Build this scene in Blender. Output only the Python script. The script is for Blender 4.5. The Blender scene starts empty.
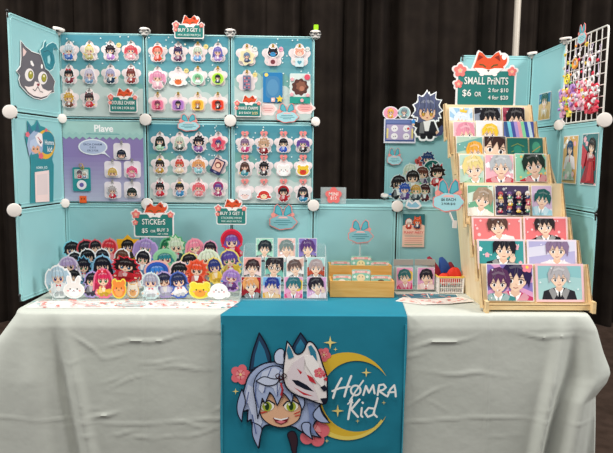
import bpy, bmesh, math, random
from mathutils import Vector, Matrix
PI = math.pi
sc = bpy.context.scene
COL = sc.collection

# ---------------------------------------------------------------- camera
CP = Vector((-0.0947, -2.6111, 0.5618)); FPX = 597.96; PITCH = 0.1128; YAW = -0.0252; ROLL = 0.0110
def ray(u, v):
    a, b = u-306.5, v-226.5
    c, s = math.cos(-ROLL), math.sin(-ROLL); a, b = c*a-s*b, s*a+c*b
    x, up = a/FPX, -b/FPX
    c, s = math.cos(PITCH), math.sin(PITCH); y = c+s*up; z = -s+c*up
    c, s = math.cos(YAW), math.sin(YAW)
    return Vector((c*x-s*y, s*x+c*y, z))
cam = bpy.data.objects.new('camera', bpy.data.cameras.new('camera')); COL.objects.link(cam)
fw = ray(306.5, 226.5).normalized(); rt = (ray(316.5, 226.5)-ray(306.5, 226.5)).normalized(); up_ = rt.cross(fw)
cam.matrix_world = Matrix(((rt.x, up_.x, -fw.x, CP.x), (rt.y, up_.y, -fw.y, CP.y), (rt.z, up_.z, -fw.z, CP.z), (0, 0, 0, 1)))
cam.data.sensor_width = 36; cam.data.lens = FPX/613*36; cam.data.clip_end = 60
sc.camera = cam
# ---------------------------------------------------------------- light and exposure
sc.view_settings.view_transform = 'Standard'; sc.view_settings.look = 'None'
sc.view_settings.gamma = 1; sc.view_settings.exposure = 0.0
sc.view_settings.use_curve_mapping = False
W = bpy.data.worlds.new('hall'); sc.world = W; W.use_nodes = True
W.node_tree.nodes['Background'].inputs[0].default_value = (0.92, 0.97, 1, 1)
W.node_tree.nodes['Background'].inputs[1].default_value = 0.33
def lamp(name, loc, aim, size, power, col=(1, .96, .9)):
    l = bpy.data.lights.new(name, 'AREA'); l.shape = 'RECTANGLE'; l.size, l.size_y = size; l.energy = power; l.color = col
    o = bpy.data.objects.new(name, l); COL.objects.link(o); o.location = loc
    o.rotation_euler = (Vector(aim)-Vector(loc)).to_track_quat('-Z', 'Y').to_euler()
lamp('hall_and_fill_light', (-0.5, -1.55, 3.6), (0, -0.3, .2), (1.6, .8), 96, (1, .95, .87))
lamp('hall_and_fill_light', (3.7, -1.5, 2.7), (-1.0, -0.1, .5), (1.4, .8), 160, (1, .98, .95))  # added fill lamp off to the right, aimed to brighten the left wing
lamp('hall_and_fill_light', (-3.8, -1.7, 2.6), (1.0, 0, .5), (1.4, .8), 140, (1, .98, .95))  # matching fill from the left, added to lift the right wing and rack side
lamp('hall_and_fill_light', (3.2, 0.6, 3.4), (1.9, 1.2, -.7), (1.0, .8), 16)

# ---------------------------------------------------------------- helpers
def lin(h):
    if not isinstance(h, str): return tuple(h)
    h = h.lstrip('#')
    if len(h) == 3: h = ''.join(c*2 for c in h)
    f = lambda c: c/12.92 if c <= .04045 else ((c+.055)/1.055)**2.4
    return tuple(f(int(h[i:i+2], 16)/255) for i in (0, 2, 4))
MC = {}
def mat(name, col='#888', rough=.5, metal=0, spec=.5, build=None):
    if name in MC: return MC[name]
    m = bpy.data.materials.new(name); m.use_nodes = True
    b = m.node_tree.nodes['Principled BSDF']
    b.inputs['Base Color'].default_value = (*lin(col), 1); b.inputs['Roughness'].default_value = rough
    b.inputs['Metallic'].default_value = metal; b.inputs['Specular IOR Level'].default_value = spec
    if build: build(m.node_tree, b)
    MC[name] = m; return m
def ink_build(nt, b):
    a = nt.nodes.new('ShaderNodeAttribute'); a.attribute_name = 'Col'
    nt.links.new(a.outputs['Color'], b.inputs['Base Color'])
INK = mat('printed_card', rough=.45, spec=.3, build=ink_build)
INKG = mat('printed_acrylic', rough=.22, spec=.5, build=ink_build)
def noise_col(c1, c2, scale, bump=0, bscale=60, dist=.01, stretch=None, detail=4):
    def f(nt, b):
        tc = nt.nodes.new('ShaderNodeTexCoord'); mp = nt.nodes.new('ShaderNodeMapping')
        nt.links.new(tc.outputs['Object'], mp.inputs[0])
        if stretch: mp.inputs['Scale'].default_value = stretch
        n = nt.nodes.new('ShaderNodeTexNoise'); n.inputs['Scale'].default_value = scale; n.inputs['Detail'].default_value = detail
        nt.links.new(mp.outputs[0], n.inputs['Vector'])
        r = nt.nodes.new('ShaderNodeValToRGB'); r.color_ramp.elements[0].position = .3; r.color_ramp.elements[1].position = .7
        r.color_ramp.elements[0].color = (*lin(c1), 1); r.color_ramp.elements[1].color = (*lin(c2), 1)
        nt.links.new(n.outputs[0], r.inputs[0]); nt.links.new(r.outputs[0], b.inputs['Base Color'])
        if bump:
            n2 = nt.nodes.new('ShaderNodeTexNoise'); n2.inputs['Scale'].default_value = bscale; n2.inputs['Detail'].default_value = 3
            nt.links.new(mp.outputs[0], n2.inputs['Vector'])
            bp = nt.nodes.new('ShaderNodeBump'); bp.inputs['Strength'].default_value = bump; bp.inputs['Distance'].default_value = dist
            nt.links.new(n2.outputs[0], bp.inputs['Height']); nt.links.new(bp.outputs[0], b.inputs['Normal'])
    return f
PLASTIC = mat('aqua_plastic', '#8cc4c8', .34, spec=.4, build=noise_col('#92c5c9', '#9bcccf', 3))
RIM = mat('aqua_rim', '#a2d6d8', .32)
WIRE = mat('white_wire', '#e9e4dc', .4)
DISC = mat('connector_white', '#efe6df', .45)
DARK = mat('dark_plastic', '#161616', .4)
GREY = mat('grey_plastic', '#c4bfba', .5)
METAL = mat('clasp_metal', '#cfcac2', .3, .9)
GOLD = mat('gold_metal', '#d8b048', .3, .8)
CLOTH = mat('tablecloth_fabric', '#b6bdb9', .85, spec=.15, build=noise_col('#bfc3ba', '#c9ccc4', 2.5, .3, 9, .012))
TEAL = mat('banner_fabric', '#1f8098', .7, spec=.25, build=noise_col('#1b7a92', '#22859c', 3, .18, 9, .01))
CURT = mat('black_drape', '#1d1917', .9, spec=.1, build=noise_col('#1e1815', '#2a231e', 6, .15, 180, .004))
FLOOR = mat('brown_carpet', '#4a3a32', .95, spec=.1, build=noise_col('#41332b', '#54433a', 14, .4, 200, .01))
PINE = mat('pine_wood', '#e6c48f', .5, build=noise_col('#dfbb84', '#ecd0a0', 9, .05, 30, .004, (1, 1, 9)))
PINE2 = mat('birch_ply', '#ecd6ad', .5, build=noise_col('#e6cda0', '#f1deb9', 7, .05, 30, .004, (1, 6, 1)))
EDGE = mat('burnt_edge', '#6b4a2c', .7)
ORANGEW = mat('honey_pine', '#d8a55c', .5, build=noise_col('#d49a4a', '#e2ae62', 9, .05, 40, .003, (1.2, 6, 14)))
def clear_build(amount, tint):
    def f(nt, b):
        out = nt.nodes['Material Output']; mx = nt.nodes.new('ShaderNodeMixShader'); t = nt.nodes.new('ShaderNodeBsdfTransparent')
        t.inputs[0].default_value = (*tint, 1); mx.inputs[0].default_value = amount
        nt.links.new(t.outputs[0], mx.inputs[1]); nt.links.new(b.outputs[0], mx.inputs[2]); nt.links.new(mx.outputs[0], out.inputs[0])
    return f
CLEAR = mat('clear_acrylic', '#dfe6e6', .08, build=clear_build(.10, (.97, .99, .99)))
CEDGE = mat('clear_acrylic_edge', '#d5dddd', .15, build=clear_build(.45, (.95, .98, .98)))

def tag(o, label=None, cat=None, group=None, kind=None):
    if label: o['label'] = label
    if cat: o['category'] = cat
    if group: o['group'] = group
    if kind: o['kind'] = kind
    return o
def link(name, me, m, parent=None, M=None):
    o = bpy.data.objects.new(name, me); COL.objects.link(o)
    if m is not None: me.materials.append(m)
    if parent: o.parent = parent
    if M is not None: o.matrix_basis = M
    return o
def thing(name, label, cat, M, group=None):
    o = bpy.data.objects.new(name, None); COL.objects.link(o); o.matrix_basis = M; o.empty_display_size = .02
    return tag(o, label, cat, group)
class MB:
    def __init__(s): s.v = []; s.f = []; s.sm = []
    def add(s, vs, fs, smooth=False):
        k = len(s.v); s.v += [tuple(v) for v in vs]; s.f += [tuple(i+k for i in f) for f in fs]; s.sm += [smooth]*len(fs); return s
    def box(s, c, d, rot=None):
        vs = [Vector((x*d[0]/2, y*d[1]/2, z*d[2]/2)) for x in (-1, 1) for y in (-1, 1) for z in (-1, 1)]
        if rot: vs = [rot @ v for v in vs]
        vs = [v+Vector(c) for v in vs]
        return s.add(vs, [(0, 1, 3, 2), (4, 6, 7, 5), (0, 4, 5, 1), (2, 3, 7, 6), (0, 2, 6, 4), (1, 5, 7, 3)])
    def tube(s, pts, r, n=8, closed=False):
        pts = [Vector(p) for p in pts]; N = len(pts); vs = []
        for i, p in enumerate(pts):
            a = pts[(i-1) % N] if closed or i > 0 else p; b = pts[(i+1) % N] if closed or i < N-1 else p
            d = (b-a).normalized(); h = Vector((0, 0, 1)) if abs(d.z) < .9 else Vector((1, 0, 0))
            x = d.cross(h).normalized(); y = d.cross(x)
            vs += [p+(x*math.cos(2*PI*k/n)+y*math.sin(2*PI*k/n))*r for k in range(n)]
        fs = []
        for i in range(N if closed else N-1):
            j = (i+1) % N
            fs += [(i*n+k, i*n+(k+1) % n, j*n+(k+1) % n, j*n+k) for k in range(n)]
        if not closed: fs += [tuple(range(n))[::-1], tuple(range((N-1)*n, N*n))]
        return s.add(vs, fs, True)
    def lathe(s, prof, n=20, M=None):
        vs = []; 
        for r, z in prof: vs += [Vector((r*math.cos(2*PI*k/n), r*math.sin(2*PI*k/n), z)) for k in range(n)]
        if M: vs = [M @ v for v in vs]
        fs = []
        for i in range(len(prof)-1): fs += [(i*n+k, i*n+(k+1) % n, (i+1)*n+(k+1) % n, (i+1)*n+k) for k in range(n)]
        fs += [tuple(range(n))[::-1], tuple(range((len(prof)-1)*n, len(prof)*n))]
        return s.add(vs, fs, True)
    def ball(s, c, r, n=10, sq=(1, 1, 1)):
        prof = [(r*math.sin(PI*i/6), -r*math.cos(PI*i/6)) for i in range(1, 6)]
        return s.lathe(prof, n, Matrix.Translation(c) @ Matrix.Diagonal((*sq, 1)))
    def prism(s, pts, z0, z1, M=None):
        n = len(pts); vs = [Vector((x, y, z0)) for x, y in pts]+[Vector((x, y, z1)) for x, y in pts]
        if M: vs = [M @ v for v in vs]
        return s.add(vs, [tuple(range(n))[::-1], tuple(range(n, 2*n))]+[(i, (i+1) % n, n+(i+1) % n, n+i) for i in range(n)])
    def build(s, name, m, parent=None, M=None):
        me = bpy.data.meshes.new(name); me.from_pydata(s.v, [], s.f)
        me.polygons.foreach_set('use_smooth', s.sm); me.update()
        if any(s.sm): 
            try: me.set_sharp_from_angle(angle=math.radians(40))
            except Exception: pass
        return link(name, me, m, parent, M)
# planes seen by the camera: O + R*a + U*b
class Plane:
    def __init__(s, O, R, U):
        s.O = Vector(O); s.R = Vector(R).normalized(); s.U = Vector(U).normalized(); s.N = s.R.cross(s.U)
    def hit(s, u, v, off=0):
        d = ray(u, v); O = s.O+s.N*off; t = (O-CP).dot(s.N)/d.dot(s.N); p = CP+d*t-O
        return p.dot(s.R), p.dot(s.U)
    def M(s, a, b, off=0, rot=0):
        p = s.O+s.R*a+s.U*b+s.N*off; R = s.R*math.cos(rot)+s.U*math.sin(rot); U = s.N.cross(R); N = s.N
        return Matrix(((R.x, U.x, N.x, p.x), (R.y, U.y, N.y, p.y), (R.z, U.z, N.z, p.z), (0, 0, 0, 1)))
def upright(y, lean=0): return Plane((0, y, 0), (1, 0, 0), (0, math.sin(lean), math.cos(lean)))
def at(u, v, y=None, z=None):
    d = ray(u, v); t = (y-CP.y)/d.y if y is not None else (z-CP.z)/d.z
    return CP+d*t

# ---------------------------------------------------------------- flat artwork
_tc = {}
def text_polys(s, off=.012):
    if (s, off) in _tc: return _tc[(s, off)]
    cu = bpy.data.curves.new('lettering', 'FONT'); cu.body = s; cu.size = 1; cu.offset = off; cu.resolution_u = 3
    o = bpy.data.objects.new('lettering', cu); COL.objects.link(o); bpy.context.view_layer.update()
    me = o.to_mesh(); vs = [(v.co.x, v.co.y) for v in me.vertices]; fs = [tuple(p.vertices) for p in me.polygons]
    o.to_mesh_clear(); bpy.data.objects.remove(o); bpy.data.curves.remove(cu)
    x0 = min(v[0] for v in vs); x1 = max(v[0] for v in vs); y0 = min(v[1] for v in vs); y1 = max(v[1] for v in vs)
    r = ([((x-(x0+x1)/2), (y-(y0+y1)/2)) for x, y in vs], fs, x1-x0, y1-y0); _tc[(s, off)] = r; return r
def ell(cx, cy, rx, ry=None, n=20, a0=0, a1=2*PI, rot=0):
    ry = rx if ry is None else ry; full = abs(a1-a0-2*PI) < 1e-6; o = []
    for i in range(n if full else n+1):
        t = a0+(a1-a0)*i/n; x, y = rx*math.cos(t), ry*math.sin(t)
        o.append((cx+x*math.cos(rot)-y*math.sin(rot), cy+x*math.sin(rot)+y*math.cos(rot)))
    return o
def rect(x0, y0, x1, y1): return [(x0, y0), (x1, y0), (x1, y1), (x0, y1)]
def rrect(x0, y0, x1, y1, r, n=4):
    o = []
    for cx, cy, a in ((x1-r, y1-r, 0), (x0+r, y1-r, PI/2), (x0+r, y0+r, PI), (x1-r, y0+r, 1.5*PI)):
        o += [(cx+r*math.cos(a+i*PI/2/n), cy+r*math.sin(a+i*PI/2/n)) for i in range(n+1)]
    return o
def flower(cx, cy, r, n=5, rot=PI/2, deep=.32, k=30):
    o = []
    if n == 5:
        for i in range(35):
            t = 2*PI*i/35; dt = (t+PI/5) % (2*PI/5)-PI/5;  d, R = .61*r, .39*r
            rr = d*math.cos(dt)+math.sqrt(max(0, R*R-(d*math.sin(dt))**2)); o.append((cx+rr*math.cos(t+rot), cy+rr*math.sin(t+rot)))
        return o
    for i in range(k):
        t = 2*PI*i/k; rr = r*(1-deep*(.5-.5*math.cos(n*t))**1.0) if n else r
        o.append((cx+rr*math.cos(t+rot), cy+rr*math.sin(t+rot)))
    return o
def star(cx, cy, r, r2, n=4, rot=PI/2):
    return [(cx+(r if i % 2 == 0 else r2)*math.cos(rot+PI*i/n), cy+(r if i % 2 == 0 else r2)*math.sin(rot+PI*i/n)) for i in range(2*n)]
def heart(cx, cy, r): 
    return [(cx+r*.062*16*math.sin(t)**3, cy+r*.062*(13*math.cos(t)-5*math.cos(2*t)-2*math.cos(3*t)-math.cos(4*t))) for t in [2*PI*i/22 for i in range(22)]]
def grow(pts, w):
    cx = sum(p[0] for p in pts)/len(pts); cy = sum(p[1] for p in pts)/len(pts); o = []
    rx = max(abs(p[0]-cx) for p in pts) or 1; ry = max(abs(p[1]-cy) for p in pts) or 1
    return [(cx+(x-cx)*(1+w/rx), cy+(y-cy)*(1+w/ry)) for x, y in pts]
def clip_poly(p, x0, y0, x1, y1):
    for ax, lim, sg in ((0, x0, 1), (0, x1, -1), (1, y0, 1), (1, y1, -1)):
        o = []
        for i in range(len(p)):
            a, b = p[i-1], p[i]; ia = (a[ax]-lim)*sg >= 0; ib = (b[ax]-lim)*sg >= 0
            if ia != ib:
                t = (lim-a[ax])/(b[ax]-a[ax]); q = [a[0]+(b[0]-a[0])*t, a[1]+(b[1]-a[1])*t]; q[ax] = lim; o.append(tuple(q))
            if ib: o.append(b)
        p = o
        if len(p) < 3: return []
    return p
class Art:
    STEP = 7e-5
    def __init__(s): s.v = []; s.f = []; s.c = []; s.z = 0; s.T = (0, 0, 1, 1, 0); s.clip = None
    def tr(s, x=0, y=0, sx=1, sy=None, rot=0): s.T = (x, y, sx, sx if sy is None else sy, rot); return s
    def _t(s, pts):
        x0, y0, sx, sy, r = s.T; c, n = math.cos(r), math.sin(r)
        return [(x0+c*x*sx-n*y*sy, y0+n*x*sx+c*y*sy) for x, y in pts]
    def poly(s, pts, col, raw=False):
        p = pts if raw else s._t(pts)
        if s.clip: p = clip_poly(p, *s.clip)
        if len(p) < 3: return s
        s.z += s.STEP; k = len(s.v); s.v += [(x, y, s.z) for x, y in p]; s.f.append(tuple(range(k, k+len(p)))); s.c.append(lin(col)); return s
    def slab(s, pts, col, t, edge=None):
        p = s._t(pts); s.z = max(s.z, t)+s.STEP; k = len(s.v); n = len(p)
        s.v += [(x, y, 0) for x, y in p]+[(x, y, s.z) for x, y in p]
        s.f += [tuple(range(k, k+n))[::-1], tuple(range(k+n, k+2*n))]+[(k+i, k+(i+1) % n, k+n+(i+1) % n, k+n+i) for i in range(n)]
        s.c += [lin(col)]*2+[lin(edge or col)]*n; return s
    def text(s, t, cx, cy, h, col, maxw=None, off=.012, rot=0):
        vs, fs, w, hh = text_polys(t, off); k = h/hh; kx = k
        if maxw and w*k > maxw: kx = maxw/w
        c, n = math.cos(rot), math.sin(rot)
        P = s._t([(cx+c*x*kx-n*y*k, cy+n*x*kx+c*y*k) for x, y in vs]); s.z += s.STEP; b = len(s.v)
        s.v += [(x, y, s.z) for x, y in P]; s.f += [tuple(i+b for i in f) for f in fs]; s.c += [lin(col)]*len(fs); return s
    def stroke(s, pts, w, col):
        z = s.z+s.STEP; s.z = z
        def put(p):
            p = s._t(p)
            if s.clip: p = clip_poly(p, *s.clip)
            if len(p) < 3: return
            s.z += 8e-6; k = len(s.v); s.v.extend((x, y, s.z) for x, y in p); s.f.append(tuple(range(k, k+len(p)))); s.c.append(lin(col))
        for (ax, ay), (bx, by) in zip(pts, pts[1:]):
            dx, dy = bx-ax, by-ay; L = math.hypot(dx, dy) or 1; nx, ny = -dy/L*w/2, dx/L*w/2
            put([(ax-nx, ay-ny), (bx-nx, by-ny), (bx+nx, by+ny), (ax+nx, ay+ny)])
        for x, y in pts: put(ell(x, y, w/2, n=8))
        return s
    def build(s, name, m=None, parent=None, M=None, fn=None):
        me = bpy.data.meshes.new(name); vs = [fn(v) for v in s.v] if fn else s.v
        me.from_pydata(vs, [], s.f)
        ca = me.color_attributes.new('Col', 'FLOAT_COLOR', 'CORNER'); data = []
        for f, c in zip(s.f, s.c): data += [c[0], c[1], c[2], 1]*len(f)
        ca.data.foreach_set('color', data); me.update()
        return link(name, me, m or INK, parent, M)

SKIN = '#f3cfb4'
def mix(a, b, t): a, b = lin(a), lin(b); return tuple(x+(y-x)*t for x, y in zip(a, b))
def chibi(a, x, y, h, hair, outfit, rim='#ffffff', t=.0025, skin=SKIN, eye=None, acc='', hs='short', headonly=False, rot=0, seed=0, rimw=.05, wide=1):
    """A small big-headed figure: total height h, feet at (x, y)."""
    rg = random.Random(seed*7+len(hair)*3+sum(map(ord, hair+outfit))); eye = eye or rg.choice(['#3a2a75', '#27608a', '#7a3f22', '#2c7a4a', '#333333', '#a03c50'])
    hd = mix(hair, '#000000', .4); hl = mix(hair, '#ffffff', .10+.4*sum(lin(hair))/3); od = mix(outfit, '#000000', .35); ol = mix(outfit, '#ffffff', .5)
    a.tr(x, y, h*wide, h, rot); fl = rg.choice((-1, 1))
    S = []; hy = .5 if headonly else .675; hr = .42 if headonly else .29
    def P(px, py): return (px*hr*fl, hy+py*hr)
    def H(pts): return [P(*p) for p in pts]
    tuft = [(0, 1.04), (-.12, 1.2), (-.2, 1.0), (-.62, .84), (-.9, .5), (-1.06, .1), (-1.02, -.3), (-1.2, -.62), (-.86, -.62), (-.8, -.9), (-.5, -.72), (.5, -.72), (.78, -.92), (.84, -.6), (1.18, -.6), (1.02, -.26), (1.06, .1), (.9, .5), (.6, .86), (.3, 1.0)]
    if not headonly:
        S.append(([(-.18, .4), (-.3, .16), (-.24, .07), (.24, .07), (.3, .16), (.18, .4)], outfit))
        S.append((rrect(-.17, 0, -.015, .16, .05, 2), od)); S.append((rrect(.015, 0, .17, .16, .05, 2), od))
        up = rg.random() < .45; ax = .36 if up else .33; ay = .34 if up else .16
        S.append(([(fl*.12, .36), (fl*ax, ay+.06), (fl*(ax-.02), ay-.05), (fl*.14, .2)], outfit))
    if hs == 'long': S.append((H([(-1.02, .2), (-1.2, -.6), (-1.3, -1.5), (-.9, -1.3), (-.5, -1.5), (.5, -1.4), (.95, -1.3), (1.3, -1.55), (1.2, -.6), (1.02, .2)]), hd))
    if hs == 'twin':
        for q in (-1, 1): S.append((H([(q*.8, .5), (q*1.2, .6), (q*1.5, .1), (q*1.6, -.8), (q*1.35, -1.4), (q*1.25, -.8), (q*1.0, -1.1), (q*.95, -.3)]), hair))
    if acc == 'cat' or acc == 'ears':
        for q in (-1, 1): S.append((H([(q*.25, .85), (q*.8, 1.45), (q*.98, .45)]), hair))
    if acc == 'bunny':
        for q in (-1, 1): S.append(([P(q*.42+px*.2, 1.3+py*.62) for px, py in ell(0, 0, 1, 1, 12)], '#fff6f6'))
    if acc == 'hood': S.append((ell(0, hy+.02, hr*1.24, hr*1.22, 20), outfit))
    if acc == 'hat': S.append((H([(-1.2, .45), (1.2, .45), (.85, .75), (.7, 1.25), (-.7, 1.25), (-.85, .75)]), od))
    if acc == 'horn':
        for q in (-1, 1): S.append((H([(q*.35, .9), (q*.75, 1.35), (q*.75, .7)]), '#c8323c'))
    if hs == 'spiky':
        pk = []
        for i in range(18):
            th = PI*1.3-i/17*PI*1.6; rr = (1.3+.12*rg.random()) if i % 2 else .98
            pk.append((rr*math.cos(th+(.1 if i % 2 else 0)), rr*math.sin(th)))
        S.append((H(pk), hair))
    S.append((H(tuft), hair))
    for p, c in S: a.slab(grow(p, rimw), rim, t)
    for p, c in S: a.poly(p, c)
    if not headonly:
        a.poly([(-.1, .4), (.1, .4), (.05, .18), (-.05, .18)], '#f6f2ee' if rg.random() < .5 else ol)
        a.poly([(-.18, .36), (-.1, .4), (-.06, .12), (-.2, .1)], mix(outfit, '#ffffff', .18)); a.stroke([(-.2, .12), (.2, .12)], .022, od)
        a.poly(ell(-fl*.28, .15, .042, n=8), skin); a.poly(ell(fl*ax, ay, .045, n=8), skin)
        if rg.random() < .6: a.poly(rg.choice([star(fl*ax, ay+.05, .075, .035, 5), heart(fl*ax, ay+.04, .06), ell(fl*ax, ay+.04, .05, n=10)]), rg.choice(['#d23a48', '#f0c440', '#3a8cd4', '#f09ab4', '#5cb878']))
        if rg.random() < .5: a.poly([(0, .36), (-.09, .4), (-.09, .31)], '#d23a48'); a.poly([(0, .36), (.09, .4), (.09, .31)], '#d23a48')
    a.poly(H([(-.7, -.1), (-.72, -.4), (-.5, -.74), (-.1, -.9), (.1, -.9), (.5, -.74), (.72, -.4), (.7, -.1), (0, .2)]), skin)
    a.poly(H([(-.7, -.05), (.7, -.05), (.66, -.2), (.2, -.12), (-.3, -.16), (-.66, -.24)]), mix(skin, '#b8705a', .35))
    wink = rg.random() < .15
    for q in (-1, 1):
        if wink and q > 0: a.stroke(H([(.2, -.34), (.36, -.26), (.52, -.36)]), .026, '#2a2028')
        else:
            a.poly(H(ell(q*.36, -.34, .18, .25, 12)), '#241c26'); a.poly(H(ell(q*.36, -.42, .13, .15, 10)), eye); a.poly(H(ell(q*.36-.05, -.24, .06, .07, 7)), '#ffffff')
        a.poly(H(ell(q*.58, -.57, .11, .06, 8)), mix(skin, '#e8606a', .5))
    a.poly(H(ell(0, -.68, .08, .05, 8)), '#a83c40')
    fr = [(-1.0, -.3), (-1.04, .2), (-.72, .8), (0, 1.02), (.72, .8), (1.04, .2), (1.0, -.3), (.9, -.66), (.74, -.1)]
    n = 4; ph = rg.uniform(-.1, .1)
    for i in range(n*2+1):
        fx = .62-1.24*i/(n*2); fr.append((fx+(ph if i % 2 else 0), .06 if i % 2 == 0 else -.22-.16*rg.random()))
    fr += [(-.74, -.1), (-.9, -.66)]
    a.poly(H(fr), hair)
    a.poly(H([(-.7, .42), (-.3, .68), (.35, .7), (.7, .42), (.5, .5), (.3, .42), (.1, .56), (-.1, .42), (-.3, .54), (-.5, .4)]), hl)
    for p0, p1, p2 in (((-.1, .96), (-.24, .4), (-.3, 0)), ((.2, .95), (.3, .4), (.26, 0)), ((.55, .8), (.72, .3), (.8, -.2)), ((-.55, .8), (-.74, .3), (-.84, -.2))): a.stroke(H([p0, p1, p2]), .018, hd)
    if acc == 'hood':
        a.poly(H([(-1.22, -.3), (-1.2, .4), (-.8, .97), (0, 1.22), (.8, .97), (1.2, .4), (1.22, -.3), (.98, -.1), (.88, .4), (.45, .72), (0, .82), (-.45, .72), (-.88, .4), (-.98, -.1)]), outfit)
        a.stroke(H([(-.9, .0), (-.8, .48), (-.4, .78), (0, .88), (.4, .78), (.8, .48), (.9, 0)]), .02, od)
    if acc == 'hat':
        a.poly(H([(-1.2, .42), (1.2, .42), (.85, .75), (.7, 1.25), (-.7, 1.25), (-.85, .75)]), od); a.poly(H([(-.85, .7), (.85, .7), (.8, .9), (-.8, .9)]), '#d8b048')
    if acc == 'bow':
        a.poly(H([(-.05, .85), (-.6, 1.2), (-.6, .6)]), '#d8283c'); a.poly(H([(-.05, .85), (.5, 1.2), (.5, .6)]), '#d8283c'); a.poly(H(ell(-.05, .88, .14, n=8)), '#f4b0b8')
    if acc == 'glasses':
        for q in (-1, 1): a.stroke(H(ell(q*.36, -.36, .26, .22, 10)+ell(q*.36, -.36, .26, .22, 10)[:1]), .018, '#222222')
    if acc in ('cat', 'ears'):
        for q in (-1, 1): a.poly(H([(q*.45, .85), (q*.76, 1.22), (q*.85, .62)]), mix(hair, '#f4a0a8', .6))
    if acc == 'crown': a.poly(H([(-.4, .85), (-.45, 1.25), (-.2, 1.05), (0, 1.35), (.2, 1.05), (.45, 1.25), (.4, .85)]), '#f0c440')
    a.tr()
def critter(a, x, y, h, col, rim='#ffffff', t=.0025, ears='bunny', belly='#ffffff', wide=1.0):
    a.tr(x, y, h*wide, h); body = [(-.42, 0), (.42, 0), (.5, .18), (.42, .5), (.2, .68), (-.2, .68), (-.42, .5), (-.5, .18)]
    S = []
    if ears == 'bunny': S = [ell(-.2, .8, .09, .24, 12, rot=.2), ell(.2, .8, .09, .24, 12, rot=-.2)]
    if ears == 'bear': S = [ell(-.3, .66, .14, n=12), ell(.3, .66, .14, n=12)]
    if ears == 'cat': S = [[(-.4, .45), (-.36, .85), (-.08, .66)], [(.4, .45), (.36, .85), (.08, .66)]]
    if ears == 'seal': S = [ell(-.46, .2, .14, .1, 10), ell(.46, .2, .14, .1, 10)]
    S.append(ell(0, .36, .46, .36, 20))
    for p in S: a.slab(grow(p, .06), rim, t)
    for p in S: a.poly(p, col)
    a.poly(ell(0, .24, .26, .2, 14), belly)
    for q in (-1, 1): a.poly(ell(q*.17, .42, .035, .045, 8), '#2a2224'); a.poly(ell(q*.28, .33, .06, .035, 8), '#f2a0a0')
    a.poly(ell(0, .35, .03, .02, 6), '#a0404a'); a.stroke([(-.06, .3), (0, .33), (.06, .3)], .015, '#3a2a2c'); a.tr()

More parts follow.
